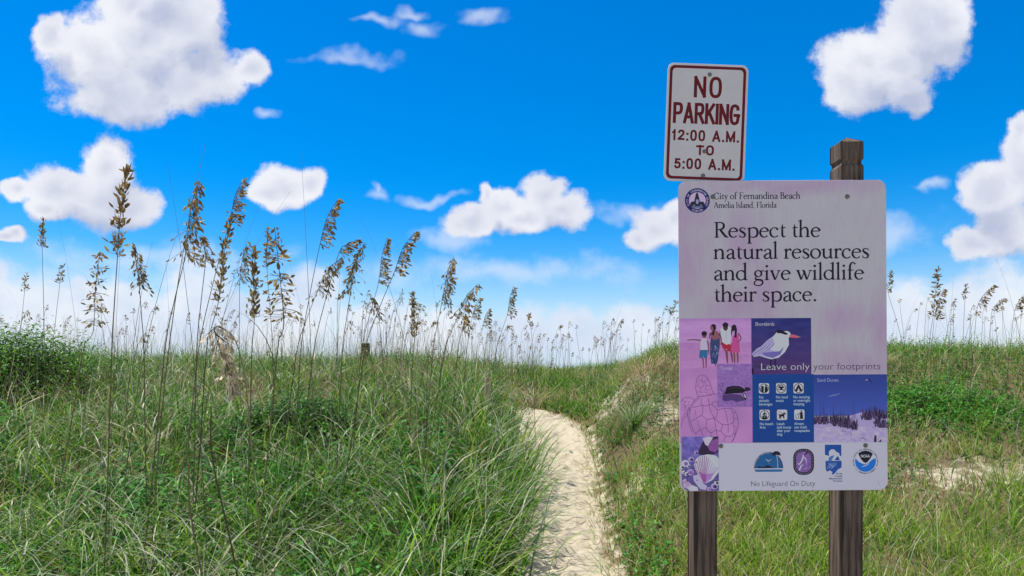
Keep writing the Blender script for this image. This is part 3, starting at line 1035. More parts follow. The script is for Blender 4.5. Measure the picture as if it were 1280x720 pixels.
dl([(160, 350), (265, 325)]); dl([(135, 490), (185, 465), (250, 432), (305, 468), (375, 455), (400, 440), (410, 375)]); dl([(325, 325), (345, 400), (375, 455), (392, 560), (400, 600), (405, 645)])
dl([(410, 375), (480, 360), (540, 365), (560, 400), (570, 440), (560, 505), (460, 520), (375, 455)]); dl([(480, 362), (500, 430), (510, 500)]); dl([(305, 468), (295, 550), (340, 600), (395, 580), (440, 585), (460, 520)])
dl([(295, 550), (240, 570), (185, 615)]); dl([(240, 570), (265, 640)]); dl([(440, 585), (490, 635), (560, 630), (575, 560), (560, 505)]); dl([(515, 515), (515, 600)]); dl([(490, 635), (470, 690)]); dl([(340, 600), (345, 640)])
dl([(540, 350), (585, 390), (610, 460), (615, 540), (590, 620), (560, 690)]); dl([(565, 405), (590, 405)], .5); dl([(572, 465), (608, 465)], .5); dl([(575, 545), (612, 545)], .5); dl([(560, 610), (590, 622)], .5); dl([(545, 700), (580, 640), (596, 560)])
dl([(180, 285), (150, 255), (100, 248), (60, 265), (45, 300)]); dl([(45, 540), (60, 480), (100, 430), (115, 385)]); dl([(45, 470), (80, 420), (125, 350)], .5)
for i in range(16):
    xx, yy_ = random.uniform(50, 140), random.uniform(268, 380)
    dl([(xx, yy_), (xx + 12, yy_ + random.uniform(-10, 12)), (xx + 18, yy_ + 12)], .38)
dl([(185, 370), (190, 425)], .45); dl([(205, 480), (235, 570)], .45)
A.build('turtle_drawing', root, ORG)

# hatchling
A = Art()


def hat(x, y):
    t = float(vn(np.array([x * .9]), np.array([y * .9]), 14)[0]) - .5
    return ink(*np.clip(np.array((128, 92, 146)) + t * 34, 0, 255))


A.grid(896, 454.4, 939.6, 508.4, 30, 36, hat, 3)
sans(A, 'Turtles', 900, 914.6, 461.8, 4.2, ink(176, 150, 190), 5)
X = lambda p: [(845 + q[0] / 8, 465 + q[1] / 8) for q in p]
A.poly(X([(455, 270), (470, 225), (540, 215), (640, 225), (700, 275), (640, 290), (600, 298), (560, 280), (480, 290)]), ink(72, 50, 96), 4)
A.poly(X([(490, 190), (500, 150), (560, 135), (630, 138), (670, 160), (690, 185), (670, 205), (560, 212), (470, 220), (485, 200)]), ink(24, 18, 28), 5)
A.poly(X([(680, 175), (690, 148), (720, 150), (745, 168), (735, 182), (705, 190), (690, 190)]), ink(34, 26, 38), 5.5)
A.poly(X([(655, 205), (680, 210), (705, 260), (690, 280), (670, 240)]), ink(20, 16, 24), 6)
A.poly(X([(665, 200), (690, 235), (700, 262), (682, 250)]), ink(190, 176, 196), 6.5)
A.stroke(X([(520, 170), (580, 155), (650, 165)]), [.3, .7, .3], ink(66, 54, 74), 7)
for i in range(40):
    q = (random.uniform(410, 480), random.uniform(110, 250))
    A.ell(845 + q[0] / 8, 465 + q[1] / 8, random.uniform(.3, .9), random.uniform(.2, .5), ink(66, 48, 88), 4, n=6)
A.build('hatchling_photo', root, ORG)

# rules block with pictograms
A = Art()
A.rect(939.8, 467.8, 1016.6, 553.0, ink(16, 56, 116), 2)
pale = ink(150, 168, 200)


def rules(x, y, lines, ends):
    for i, (s, e) in enumerate(zip(lines, ends)):
        sans(A, s, x, e, y + i * 4.35, 3.3, pale, 4, .012)


rules(948.2, 497.9, ['No', 'alcholic', 'beverages'], [953.8, 960.6, 964.8])
rules(969.4, 497.9, ['No loud', 'music'], [984, 979])
rules(991, 497.9, ['No camping', 'or overnight', 'sleeping'], [1011.4, 1012, 1004.6])
rules(949, 531.2, ['No beach', 'fires'], [965.6, 956])
rules(970.2, 531.2, ['Leash', 'and scoop', 'after your', 'dog'], [979.8, 988, 987, 977])
rules(992, 531.2, ['Always', 'use trash', 'receptacles'], [1004, 1007.6, 1011.4])
blk = A.build('rules_block', root, ORG)


def picto(x, y, fn):
    A_ = Art()
    A_.rect(x, y, x + 12.8, y + 13, ink(188, 186, 194), 4, r=2)
    fn(A_, x + 6.4, y + 6.5)
    A_.build('pictogram', blk, ORG)


K0 = ink(20, 14, 18)


def ring(A_, cx, cy, r=5.5, w=.8):
    q = [(cx + r * math.cos(t), cy + r * math.sin(t)) for t in np.linspace(0, 2 * math.pi, 30)]
    A_.stroke(q, w, K0, 5, False)


def p_drink(A_, cx, cy):
    ring(A_, cx, cy)
    A_.poly([(cx + .9, cy + 5.2), (cx + .9, cy - 1), (cx + 1.8, cy - 2.4), (cx + 1.9, cy - 5.2), (cx + 3.3, cy - 4.6), (cx + 3.4, cy - 2.2), (cx + 4.6, cy - .6), (cx + 4.6, cy + 3.4)], K0, 6)
    A_.poly([(cx - 3.6, cy - 1.4), (cx - .2, cy - 1.6), (cx - .5, cy + 5.3), (cx - 3.2, cy + 4.6)], K0, 6)
    A_.ell(cx - 2, cy - 2.2, 1.9, .8, K0, 6.3)
    A_.stroke([(cx - 3.9, cy - .4), (cx - 4.8, cy + 1.2), (cx - 3.6, cy + 2.8)], .7, K0, 6.3)


def p_music(A_, cx, cy):
    ring(A_, cx, cy)
    A_.poly([(cx - 4, cy - .6), (cx - 2, cy - 2.2), (cx + 2, cy - 2.2), (cx + 4, cy - .6), (cx + 4, cy + 2.2), (cx - 4, cy + 2.2)], K0, 6)
    A_.ell(cx - 2.6, cy + .6, 1.1, 1.1, ink(220, 215, 222), 6.4); A_.ell(cx + 2.6, cy + .6, 1.1, 1.1, ink(220, 215, 222), 6.4)
    A_.stroke([(cx - 3, cy - 2), (cx, cy - 3.8), (cx + 3, cy - 2)], .8, K0, 6.3)
    A_.stroke([(cx - 3.8, cy - 3.6), (cx + 3.8, cy + 3.8)], .8, K0, 6.6)


def p_tent(A_, cx, cy):
    ring(A_, cx, cy)
    A_.poly([(cx, cy - 4.6), (cx + .9, cy - 3.8), (cx + 4.6, cy + 3), (cx + 3.6, cy + 4), (cx + 1.6, cy + 4), (cx, cy - .6), (cx - 1.6, cy + 4), (cx - 3.6, cy + 4), (cx - 4.6, cy + 3), (cx - .9, cy - 3.8)], K0, 6)


def p_fire(A_, cx, cy):
    ring(A_, cx, cy)
    A_.poly([(cx - .4, cy - 4.8), (cx + .8, cy - 2.6), (cx + 2.6, cy - 1.6), (cx + 2, cy + .6), (cx, cy + 1.2), (cx - 2, cy + .4), (cx - 2.2, cy - 1.4), (cx - .9, cy - 2.2)], K0, 6)
    A_.ell(cx + .8, cy - .5, .6, .9, ink(190, 186, 194), 6.5)
    A_.stroke([(cx - 3, cy + 1.4), (cx + 3, cy + 3)], 1.1, K0, 6); A_.stroke([(cx - 3, cy + 3), (cx + 3, cy + 1.4)], 1.1, K0, 6.3)
    A_.poly([(cx - 4.4, cy + 3.2), (cx + 4.4, cy + 3.2), (cx + 2.8, cy + 5.2), (cx - 2.8, cy + 5.2)], K0, 6.6)


def p_dog(A_, cx, cy):
    A_.poly([(cx - 4, cy - .4), (cx + 1.4, cy - 1.1), (cx + 2, cy - 3.3), (cx + 3, cy - 2.6), (cx + 5, cy - 1.6), (cx + 4.4, cy - .6), (cx + 2.8, cy - .4), (cx + 2.9, cy + 4.8), (cx + 1.7, cy + 4.8), (cx + 1.2, cy + 2.2), (cx - 1, cy + 2), (cx - 1.4, cy + 3), (cx - .6, cy + 4.8), (cx - 2, cy + 4.8), (cx - 2.6, cy + 3), (cx - 3.2, cy + 4.8), (cx - 4.2, cy + 4.8), (cx - 3.4, cy + 1.6)], K0, 6)
    A_.stroke([(cx - 3.6, cy + .2), (cx - 4.8, cy - 1)], .8, K0, 6)
    A_.stroke([(cx - 4.8, cy - 4.4), (cx - 1, cy - 2.6), (cx + 1.6, cy - 1.4)], .45, K0, 6.4)


def p_bin(A_, cx, cy):
    A_.ell(cx + 2.6, cy - 4.6, 1, 1, K0, 6)
    A_.poly([(cx + 1, cy - 3.2), (cx + 4, cy - 3.2), (cx + 4.6, cy + 5.2), (cx + .8, cy + 5.2)], K0, 6.2)
    A_.stroke([(cx + 1.6, cy - 2.6), (cx - .6, cy - .8), (cx - 1.6, cy - 1)], .9, K0, 6.5)
    A_.stroke([(cx - 4.4, cy + .4), (cx - 4, cy + 5), (cx - 1.2, cy + 5), (cx - .8, cy + .4)], .7, K0, 6.4, False)
    A_.ell(cx - 2.6, cy - .6, .6, .8, K0, 6.6)


for q, fn in (((948, 478.8), p_drink), ((969.6, 478.8), p_music), ((991.2, 478.8), p_tent), ((948.6, 512), p_fire), ((970.4, 512), p_dog), ((992, 512), p_bin)):
    picto(q[0], q[1], fn)

# sand dunes photo
A = Art()


def dune(x, y):
    t = (y - 468) / 60
    c = np.array((40, 54, 116)) + np.clip(t, 0, 1) * np.array((22, 28, 40))
    return ink(*c)


A.grid(1015.8, 468.6, 1108.2, 520, 14, 14, dune, 1)


def dsand(x, y):
    t = float(fbm(np.array([x * .3]), np.array([y * .5]), 21)[0]) - .5
    return ink(*np.clip(np.array((158, 144, 184)) + t * 70, 0, 255))


A.grid(1016.6, 533, 1108.6, 553.4, 30, 10, dsand, 1.5)
A.poly([(1016.4, 523), (1022, 521), (1032, 524), (1040, 522), (1050, 525), (1062, 520), (1072, 517), (1080, 515), (1090, 518), (1108.4, 516), (1108.6, 534), (1016.6, 534)], ink(150, 136, 178), 2)
for bx0, bx1, yb, hh, nn in ((1016.5, 1046, 527, 8, 130), (1040, 1070, 532, 13, 150), (1076, 1108, 522, 11, 130), (1092, 1108.4, 532, 9, 70)):
    for i in range(nn):
        t = random.random(); xx = bx0 + (bx1 - bx0) * t
        yb_ = yb + random.uniform(-3, 4) + (6 * (t - .5) if bx0 == 1040 else 0)
        h_ = hh * random.uniform(.4, 1.2) * (1 - .6 * abs(t - .5))
        A.stroke([(xx, yb_), (min(1108, max(1016.8, xx + random.uniform(-2.5, 2.5))), yb_ - h_)], [1.5, .3], random.choice([ink(44, 34, 60), ink(28, 22, 38), ink(84, 62, 92), ink(58, 46, 70)]), 3 + random.random() * 3)
for i in range(24):
    xx = random.uniform(1022, 1106); yb_ = 524
    A.stroke([(xx, yb_), (xx + random.uniform(-1, 1), yb_ - random.uniform(10, 24))], [.45, .2], ink(60, 56, 100), 2.5)
for i in range(46):
    t = random.random()
    A.ell(1050 + 32 * t + random.uniform(-3, 4), 538 + 13 * t + random.uniform(-2, 2), random.uniform(.4, 1.1), random.uniform(.2, .5), ink(96, 80, 128), 4, n=7)
A.poly([(1092, 545), (1094.4, 545), (1094.8, 553.2), (1091.2, 553.2)], ink(40, 32, 56), 4); A.poly([(1098, 552), (1100, 549.6), (1101, 553.2), (1097, 553.2)], ink(50, 40, 66), 4)
A.stroke([(1034.6, 496), (1040, 494.6), (1044, 494), (1049, 492)], [.4, 1, .9, .3], ink(120, 124, 160), 4)
A.stroke([(1081, 475.6), (1085, 474.6), (1090.4, 480.6)], [.4, 1.1, .4], ink(22, 24, 48), 4); A.stroke([(1081, 476), (1084, 475)], [.4, 1.1], ink(170, 172, 196), 4.5)
sans(A, 'Sand Dunes', 1021, 1047.6, 477.4, 4.3, ink(140, 144, 180), 4)
A.build('sand_dunes_photo', root, ORG)

# shells photo
A = Art()


def shl(x, y):
    t = float(fbm(np.array([x * .25]), np.array([y * .25]), 24)[0]) - .5
    return ink(*np.clip(np.array((100, 88, 150)) * (1.05 - (y - 545) / 220) + t * 60, 0, 255))


A.grid(851.0, 545, 897.2, 604, 16, 20, shl, 3)
A.poly([(851.2, 604), (897.2, 604), (897.2, 612.9), (859, 612.9), (854.4, 610.4), (851.8, 606.4)], ink(80, 70, 116), 3)
X = lambda p: [(845 + q[0] / 9, 545 + q[1] / 9) for q in p]
A.poly(X([(250, 150), (290, 60), (350, 10), (468, 0), (470, 170), (420, 200), (300, 210), (240, 200)]), ink(46, 30, 56), 3.6)
A.poly(X([(290, 20), (350, 0), (410, 10), (350, 110), (320, 90)]), ink(180, 160, 190), 4.2)
A.poly(X([(350, 120), (400, 40), (468, 20), (470, 140), (430, 180), (370, 160)]), ink(120, 70, 124), 4.5)
A.poly(X([(190, 320), (215, 250), (270, 215), (350, 200), (440, 215), (470, 250), (470, 400), (400, 490), (330, 525), (280, 510), (240, 440)]), ink(190, 170, 204), 5)
for i in range(13):
    t = i / 12
    x0_, y0_ = 300 + 40 * t, 512
    x1_, y1_ = 200 + 268 * t, 320 - 118 * math.sin(math.pi * min(1, t * 1.1 + .05)) + 30 * t
    A.stroke(X([(x0_, y0_), ((x0_ + x1_) / 2 - 12 + 10 * t, (y0_ + y1_) / 2), (x1_, y1_)]), [.5, .9, .8], ink(132, 70, 128) if t < .6 else ink(146, 120, 164), 5.6)
A.poly(X([(255, 410), (330, 425), (420, 410), (380, 480), (325, 520), (285, 505)]), ink(150, 84, 146), 5.3)
A.poly(X([(180, 440), (235, 430), (290, 520), (340, 560), (320, 600), (260, 590), (190, 500)]), ink(160, 150, 196), 5.9)
A.poly(X([(55, 500), (95, 470), (170, 545), (125, 590), (75, 570)]), ink(168, 148, 184), 6.2)
for i in range(6):
    A.stroke(X([(60 + i * 15, 505 - i * 4), (100 + i * 12, 570 - i * 6)]), [.6, .3], ink(96, 50, 96), 6.8)
A.poly(X([(120, 590), (170, 545), (230, 570), (240, 610), (150, 611)]), ink(170, 168, 204), 6.5)
for i, (cx_, cy_, r_) in enumerate([(95, 300, 42), (160, 255, 32), (60, 340, 26), (150, 400, 40), (110, 420, 26), (215, 180, 24), (75, 400, 22), (420, 560, 40), (445, 520, 28), (360, 590, 26), (130, 330, 22)]):
    A.ell(845 + cx_ / 9, 545 + cy_ / 9, r_ / 9, r_ / 10, ink(150, 134, 184) if i % 2 else ink(190, 178, 208), 6 + .1 * i, n=14)
    A.ell(845 + cx_ / 9 + .8, 545 + cy_ / 9 + .5, r_ / 16, r_ / 17, ink(60, 40, 74) if i % 3 else ink(120, 84, 140), 7.2 + .05 * i, n=10)
for i in range(20):
    A.ell(random.uniform(852, 896), random.uniform(575, 609), random.uniform(.6, 1.6), random.uniform(.5, 1.1), random.choice([ink(40, 26, 50), ink(200, 190, 214), ink(120, 70, 124)]), 8 + .02 * i, n=8)
A.build('shells_photo', root, ORG)

# pale strip with emblems
A = Art()
A.poly([(897.8, 553.6), (1108.0, 553.6), (1108.3, 602.7)] + [p for p in rrect(x0 + .3, y0 + .3, x1 - .3, y1 - .3, 10.3)[7:14]] + [(897.8, 612.9)], ink(166, 163, 170), 2)
sans(A, 'No Lifeguard On Duty', 937.6, 1017.6, 607.4, 6.4, ink(52, 48, 56), 3, -.008)
A.stroke([(1096, 600), (1097.4, 605), (1099.4, 609.6)], [.2, .4, .2], ink(110, 104, 124), 3)
A.build('emblem_strip', root, ORG)

A = Art()
A.ell(959.5, 585.2, 18.4, 20.4, ink(44, 62, 92), 3, 0, 180)
A.ell(959.5, 584.9, 16.6, 18.4, ink(28, 80, 122), 3.5, 0, 180)
for i in range(16):
    a_ = R(172 - i * 5.6)
    if i == 8: continue
    A.stroke([(959.5 + 17 * math.cos(a_), 585.2 - 18.8 * math.sin(a_)), (959.5 + 18 * math.cos(a_), 585.2 - 20 * math.sin(a_))], .8, ink(176, 176, 192), 4)
A.poly([(942, 586.6), (977.4, 586.6), (977, 588.4), (975.4, 589.6), (944, 589.6), (942.4, 588.4)], ink(40, 88, 130), 3)
for q in range(9):
    a_ = R(-20 + q * 28)
    A.stroke([(969.4, 567.6), (969.4 + 3 * math.cos(a_), 567 - 2.6 * math.sin(a_)), (969.4 + 5.6 * math.cos(a_), 568.4 - 3.2 * math.sin(a_))], [1.4, 2.2, .6], ink(28, 24, 34), 4 + .1 * q)
A.stroke([(969.6, 568), (970.8, 576), (971, 584.8)], [.9, .8, 1.1], ink(130, 150, 170), 4)
A.poly([(944.6, 585), (947, 582.6), (953, 583.4), (958, 581), (963, 583), (965, 585)], ink(24, 34, 54), 4)
A.stroke([(956, 573.4), (959, 576), (963.6, 574)], [.4, 1.2, .3], ink(150, 158, 170), 4.3); A.stroke([(959, 576), (961, 579.6)], [1, .3], ink(120, 110, 110), 4.6)
A.build('palm_emblem', root, ORG)

A = Art()
A.rect(990.4, 561, 1016.4, 593.8, ink(36, 30, 40), 3, r=11)
A.rect(993.8, 564.4, 1013, 590.4, ink(110, 80, 134), 3.5, r=8.4)
for i in range(34):
    t = i / 34 * 2 * math.pi
    ux, uy = math.cos(t), math.sin(t)
    px_, py_ = 1003.4 + 11.4 * math.copysign(abs(ux) ** .8, ux), 577.4 + 14.7 * math.copysign(abs(uy) ** .8, uy)
    A.ell(px_, py_, .45, .45, ink(150, 146, 160), 4, n=6)
A.stroke([(995.8, 578.6), (998, 580.4), (1002, 574), (1003, 569), (1005, 566)], [.4, 1.4, 2, 1.8, .4], ink(176, 164, 192), 4)
A.stroke([(1003, 568.6), (1007, 566.6), (1009, 564.9)], [1.2, 1.8, .6], ink(30, 24, 36), 4.3)
A.stroke([(1002, 570), (1006, 574), (1007.4, 581)], [1.4, 1.8, .4], ink(160, 146, 182), 4.6)
A.stroke([(998, 588), (1000, 583), (1003, 580.6)], [1.8, 1.6, .5], ink(190, 182, 204), 4.3)
A.stroke([(1003.6, 586.6), (1008, 585), (1011.4, 582.6)], [.4, 1.3, .4], ink(170, 150, 186), 4.6)
A.stroke([(1011.4, 577), (1010, 583), (1005, 587.6)], [.4, .9, .3], ink(60, 42, 80), 4.9)
A.build('bird_emblem', root, ORG)

A = Art()
bl = ink(24, 66, 128)
A.rect(1030, 556.2, 1050.6, 571, bl, 3)
wh = ink(166, 166, 180)
A.ell(1039.6, 566.8, 4.7, 4.9, wh, 4); A.ell(1045, 568.8, 3.2, 3.3, wh, 4.2); A.poly([(1030, 568.6), (1034, 570), (1044, 566.6), (1050.6, 571), (1050.6, 576), (1030, 576)], wh, 4.4)
A.poly([(1030.6, 576.4), (1050.8, 576.4), (1050.8, 584.6), (1045.6, 587.6), (1042, 592.4), (1038.4, 594), (1039.4, 590.4), (1036, 588.2), (1032.6, 590), (1031, 587.6)], bl, 3)
A.poly([(1034, 577), (1035, 572), (1038.6, 569.8), (1042, 569.6), (1039.6, 573.4), (1038, 577)], ink(70, 96, 146), 5)
A.poly([(1042, 575.6), (1044.6, 571.6), (1046.6, 570.6), (1048.8, 575.8)], bl, 5.2)
for i in range(9):
    xx = 1032 + i * 1.1
    A.stroke([(xx, 586.8 - i * .3), (xx + 2.4, 582), (xx + 4, 578.4)], [.25, .5, .25], ink(110, 134, 176), 5.4)
A.stroke([(1033.4, 579), (1040, 583.6), (1037, 587)], [.3, .7, .3], ink(130, 150, 186), 5.6)
for i, s in enumerate(('Florida', 'Coastal', 'Management', 'Program')):
    wd = (7.4, 9.4, 16, 11)[i]
    sans(A, s, 1051.4 - wd, 1051.4, 593.4 + i * 3.05, 2.2, ink(40, 52, 100), 4, .02)
A.build('coast_emblem', root, ORG)

A = Art()
cx_, cy_ = 1080.6, 577.2
ringp = [(cx_ + 15.2 * math.cos(t), cy_ + 15.4 * math.sin(t)) for t in np.linspace(0, 2 * math.pi, 48)]
arc_text(A, 'NATIONAL OCEANIC AND ATMOSPHERIC ADMINISTRATION', cx_, cy_, 14.2, 205, -25, 1.7, ink(56, 60, 84), 3)
arc_text(A, 'U.S. DEPARTMENT OF COMMERCE', cx_, cy_, 15.9, 215, 325, 1.7, ink(56, 60, 84), 3, True)
A.ell(cx_, cy_, 13.6, 13.8, ink(186, 186, 198), 3.4, n=40)
A.ell(cx_, cy_, 13, 13.2, ink(20, 96, 174), 4, n=40)
A.poly([(cx_ + 13.1 * math.cos(R(t)), cy_ - 13.3 * math.sin(R(t))) for t in range(18, 163, 6)] + [(cx_ - 9, cy_ + .2), (cx_ - 3.4, cy_ + 3.2), (cx_ - 1, cy_ + 3.8), (cx_ + 3.4, cy_ + 2.4), (cx_ + 8.4, cy_ - 2)], ink(186, 186, 198), 4.6)
A.poly([(cx_ + 13.1 * math.cos(R(t)), cy_ - 13.3 * math.sin(R(t))) for t in range(44, 137, 6)] + [(cx_ - 5.8, cy_ - 3), (cx_ - 2.6, cy_ + .8), (cx_, cy_ + 2.2), (cx_ + 2.6, cy_ + .8), (cx_ + 5.8, cy_ - 3)], ink(18, 16, 34), 5.2)
A.stroke([(cx_ - 4.6, cy_ + 6.8), (cx_ + .6, cy_ + 5), (cx_ + 5, cy_ + 2.6)], [.4, 1.2, .3], ink(186, 186, 198), 5.8)
sans(A, 'NOAA', cx_ - 5.6, cx_ + 5.6, cy_ - 4.8, 3.5, ink(190, 188, 198), 5.9, .02)
A.build('round_emblem', root, ORG)

# words across the two pictures
A = Art()
sans(A, 'Leave only', 951, 1011.4, 462.4, 8.6, ink(186, 180, 196), 9, -.012)
sans(A, 'your footprints', 1016.4, 1099.8, 462.4, 8.6, ink(50, 40, 56), 2, -.012)
A.build('slogan_lettering', root, ORG)
for p in ((892, 245.6), (1060, 246.4), (900.2, 557), (1080.8, 557.4)):
    bolt(root, p[0], p[1], ORG, .0082)

# ------------------------------------------------------------------ grass
class Blades:
    def __init__(self):
        self.V, self.Fq, self.C, self.n = [], [], [], 0

    def add(self, base, L, az, lean, bend, w, c0, c1, segs=5, twist=None, pw=1.4, tipw=.05):
        N = len(base)
        if N == 0: return
        L = np.broadcast_to(L, N); w = np.broadcast_to(w, N)
        t = np.linspace(0, 1, segs + 1)
        pos = np.zeros((N, segs + 1, 3)); pos[:, 0] = base
        d = np.stack([np.cos(az), np.sin(az)], 1)
        for i in range(segs):
            th = lean + bend * ((t[i] + t[i + 1]) / 2) ** pw
            st = (L / segs)
            pos[:, i + 1, 0] = pos[:, i, 0] + np.sin(th) * d[:, 0] * st
            pos[:, i + 1, 1] = pos[:, i, 1] + np.sin(th) * d[:, 1] * st
            pos[:, i + 1, 2] = pos[:, i, 2] + np.cos(th) * st
        if twist is None: twist = rng.uniform(-1.2, 1.2, N)
        a = az + np.pi / 2 + twist
        side = np.stack([np.cos(a), np.sin(a), np.zeros(N)], 1)
        prof = np.maximum(tipw, np.minimum(1, .55 + 2 * t) * (1 - t ** 2.2))
        half = side[:, None, :] * (w[:, None, None] / 2) * prof[None, :, None]
        A_, B_ = pos - half, pos + half
        V = np.stack([A_, B_], 2).reshape(-1, 3)
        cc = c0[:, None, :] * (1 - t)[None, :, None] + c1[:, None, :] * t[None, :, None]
        C = np.repeat(cc[:, :, None, :], 2, 2).reshape(-1, 3)
        o = (np.arange(N) * (segs + 1) * 2)[:, None] + (np.arange(segs) * 2)[None, :]
        Fq = np.stack([o, o + 1, o + 3, o + 2], -1).reshape(-1, 4) + self.n
        self.V.append(V); self.C.append(C); self.Fq.append(Fq); self.n += len(V)
        return pos

    def leaves(self, base, dirv, L, w, c, droop=.3):
        """folded pointed leaves: base, unit direction, length, width"""
        N = len(base)
        up = np.tile(np.array([[0, 0, 1.0]]), (N, 1))
        side = np.cross(dirv, up); side /= np.maximum(np.linalg.norm(side, axis=1), 1e-6)[:, None]
        nrm = np.cross(side, dirv)
        L = np.broadcast_to(L, N)[:, None]; w = np.broadcast_to(w, N)[:, None]
        m1 = base + dirv * L * .38; tip = base + dirv * L - np.array([[0, 0, 1]]) * L * droop
        m2 = base + dirv * L * .72 - np.array([[0, 0, 1]]) * L * droop * .4
        p = [base, m1 + side * w / 2 + nrm * w * .15, m2 + side * w * .36 + nrm * w * .1, tip, m2 - side * w * .36 + nrm * w * .1, m1 - side * w / 2 + nrm * w * .15, m1, m2]
        V = np.stack(p, 1).reshape(-1, 3)
        o = (np.arange(N) * 8)[:, None]
        Fq = np.concatenate([o + np.array([[0, 1, 2, 7]]), o + np.array([[0, 7, 2, 3]]) * 1, o + np.array([[0, 7, 4, 5]]), o + np.array([[7, 3, 4, 4]])], 1)
        Fq = np.concatenate([o + np.array([[0, 6, 2, 1]]), o + np.array([[6, 7, 3, 2]]), o + np.array([[0, 5, 4, 6]]), o + np.array([[6, 4, 3, 7]])], 1).reshape(-1, 4)
        self.V.append(V); self.C.append(np.repeat(c, 8, 0)); self.Fq.append(Fq + self.n); self.n += len(V)

    def build(self, name, m, parent=None, off=None):
        V = np.concatenate(self.V)
        if off is not None: V = V - np.asarray(off)
        return mesh_obj(name, V, np.concatenate(self.Fq), m, parent, np.concatenate(self.C))


def pick(pal, N, var=.25):
    pal = np.array(pal)
    c = pal[rng.integers(0, len(pal), N)]
    return np.clip(c * (1 + rng.uniform(-var, var, (N, 1))), .003, .8)


def scatter(n, x0, x1, y0, y1, p=1.35):
    """points in the field of view plus a margin, denser near by"""
    y = y0 + (y1 - y0) * rng.random(n) ** p
    half = .80 * y + .5
    x = np.maximum(x0, -half) + rng.random(n) * (np.minimum(x1, half) - np.maximum(x0, -half))
    return x, y


def side(x, y): return (x - xc(y)) / hw(y) * np.where(y < 10.4, 1, 1)


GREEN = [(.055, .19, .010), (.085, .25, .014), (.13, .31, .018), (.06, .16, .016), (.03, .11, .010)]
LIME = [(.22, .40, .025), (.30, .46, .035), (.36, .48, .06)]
GREY = [(.46, .49, .27), (.60, .61, .42), (.70, .69, .55)]  # pale dry tips, also white sun glints put into the blade colour
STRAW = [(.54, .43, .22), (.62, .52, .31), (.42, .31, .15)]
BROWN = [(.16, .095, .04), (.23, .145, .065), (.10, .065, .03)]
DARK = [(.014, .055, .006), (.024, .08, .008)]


def base_pts(x, y, dz=-.02):
    return np.stack([x, y, terrain(x, y) + dz], 1)


# --- left: tall arching blades growing in tufts
B = Blades()
nt = 1150
tx, ty = scatter(nt, -12, .6, 2.45, 13.2, 1.25)
s_ = side(tx, ty)
keep = (np.where(ty < 9.0, s_ < -.85, tx < 1.2)) & (fbm(tx * 1.3, ty * 1.3, 61) > .37)
tx, ty = tx[keep], ty[keep]
for X_, Y_ in zip(tx, ty):
    far = min(1, max(0, (Y_ - 4) / 6))
    nb = int(rng.integers(24, 52) * (1.0 - .35 * far))
    r_ = np.abs(rng.normal(0, .10, nb)); a_ = rng.uniform(0, 2 * np.pi, nb)
    bx, by = X_ + r_ * np.cos(a_), Y_ + r_ * np.sin(a_)
    big = fbm(np.array([X_ * .6]), np.array([Y_ * .6]), 63)[0]
    L = rng.uniform(.30, .74, nb) * (.65 + .75 * big) * (1 - .22 * far)
    az = a_ + rng.normal(0, .5, nb)
    kind_ = rng.random()
    c0 = pick(GREEN + DARK + DARK, nb)  # dark feet paint the shade deep in the tufts
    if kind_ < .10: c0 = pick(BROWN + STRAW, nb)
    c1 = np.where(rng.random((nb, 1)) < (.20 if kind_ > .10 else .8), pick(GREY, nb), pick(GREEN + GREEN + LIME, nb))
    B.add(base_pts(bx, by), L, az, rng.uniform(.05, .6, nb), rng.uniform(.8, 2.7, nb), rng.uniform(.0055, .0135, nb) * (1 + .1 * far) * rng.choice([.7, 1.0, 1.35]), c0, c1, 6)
# the big overhanging tussock by the path
for X_, Y_ in [(-.30, 3.7), (-.42, 4.05), (-.16, 4.3), (-.55, 3.6), (-.36, 3.35), (-.12, 4.8), (-.30, 4.6), (-.05, 5.3), (-.75, 3.3), (-.2, 5.0), (-.5, 4.4), (.0, 5.9), (-.22, 5.6), (.06, 6.6), (-.15, 6.3)]:
    nb = 115
    r_ = np.abs(rng.normal(0, .11, nb)); a_ = rng.uniform(0, 2 * np.pi, nb)
    bx, by = X_ + r_ * np.cos(a_), Y_ + r_ * np.sin(a_)
    L = rng.uniform(.45, .95, nb)
    az = a_ * 1.0 + rng.normal(0, .5, nb)
    c0 = pick(GREEN + DARK + DARK, nb); c1 = np.where(rng.random((nb, 1)) < .28, pick(GREY, nb), pick(GREEN + LIME, nb))  # shade painted at the feet again, glints at some tips
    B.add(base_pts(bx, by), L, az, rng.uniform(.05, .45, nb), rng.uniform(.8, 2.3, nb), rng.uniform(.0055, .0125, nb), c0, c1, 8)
# some broad fresh blades among the fine ones
x, y = scatter(900, -8, .3, 2.6, 7.5, 1.0)
k_ = side(x, y) < -1.05
x, y = x[k_], y[k_]; nb = len(x)
B.add(base_pts(x, y), rng.uniform(.3, .7, nb), rng.uniform(0, 2 * np.pi, nb), rng.uniform(.05, .5, nb), rng.uniform(.6, 2.4, nb), rng.uniform(.011, .018, nb), pick(GREEN, nb), pick(LIME + GREEN, nb), 8)
# bent dead leaves and broken stems hung through the mass
x, y = scatter(2000, -12, .4, 2.5, 9.5, 1.1)
k_ = side(x, y) < -1.0
x, y = x[k_], y[k_]; nb = len(x)
B.add(base_pts(x, y, rng.uniform(.0, .22, nb)), rng.uniform(.25, .75, nb), rng.uniform(0, 2 * np.pi, nb), rng.uniform(.5, 1.5, nb), rng.uniform(.3, 1.6, nb), rng.uniform(.004, .009, nb), pick(STRAW + BROWN, nb), pick(GREY + STRAW + BROWN, nb), 7)
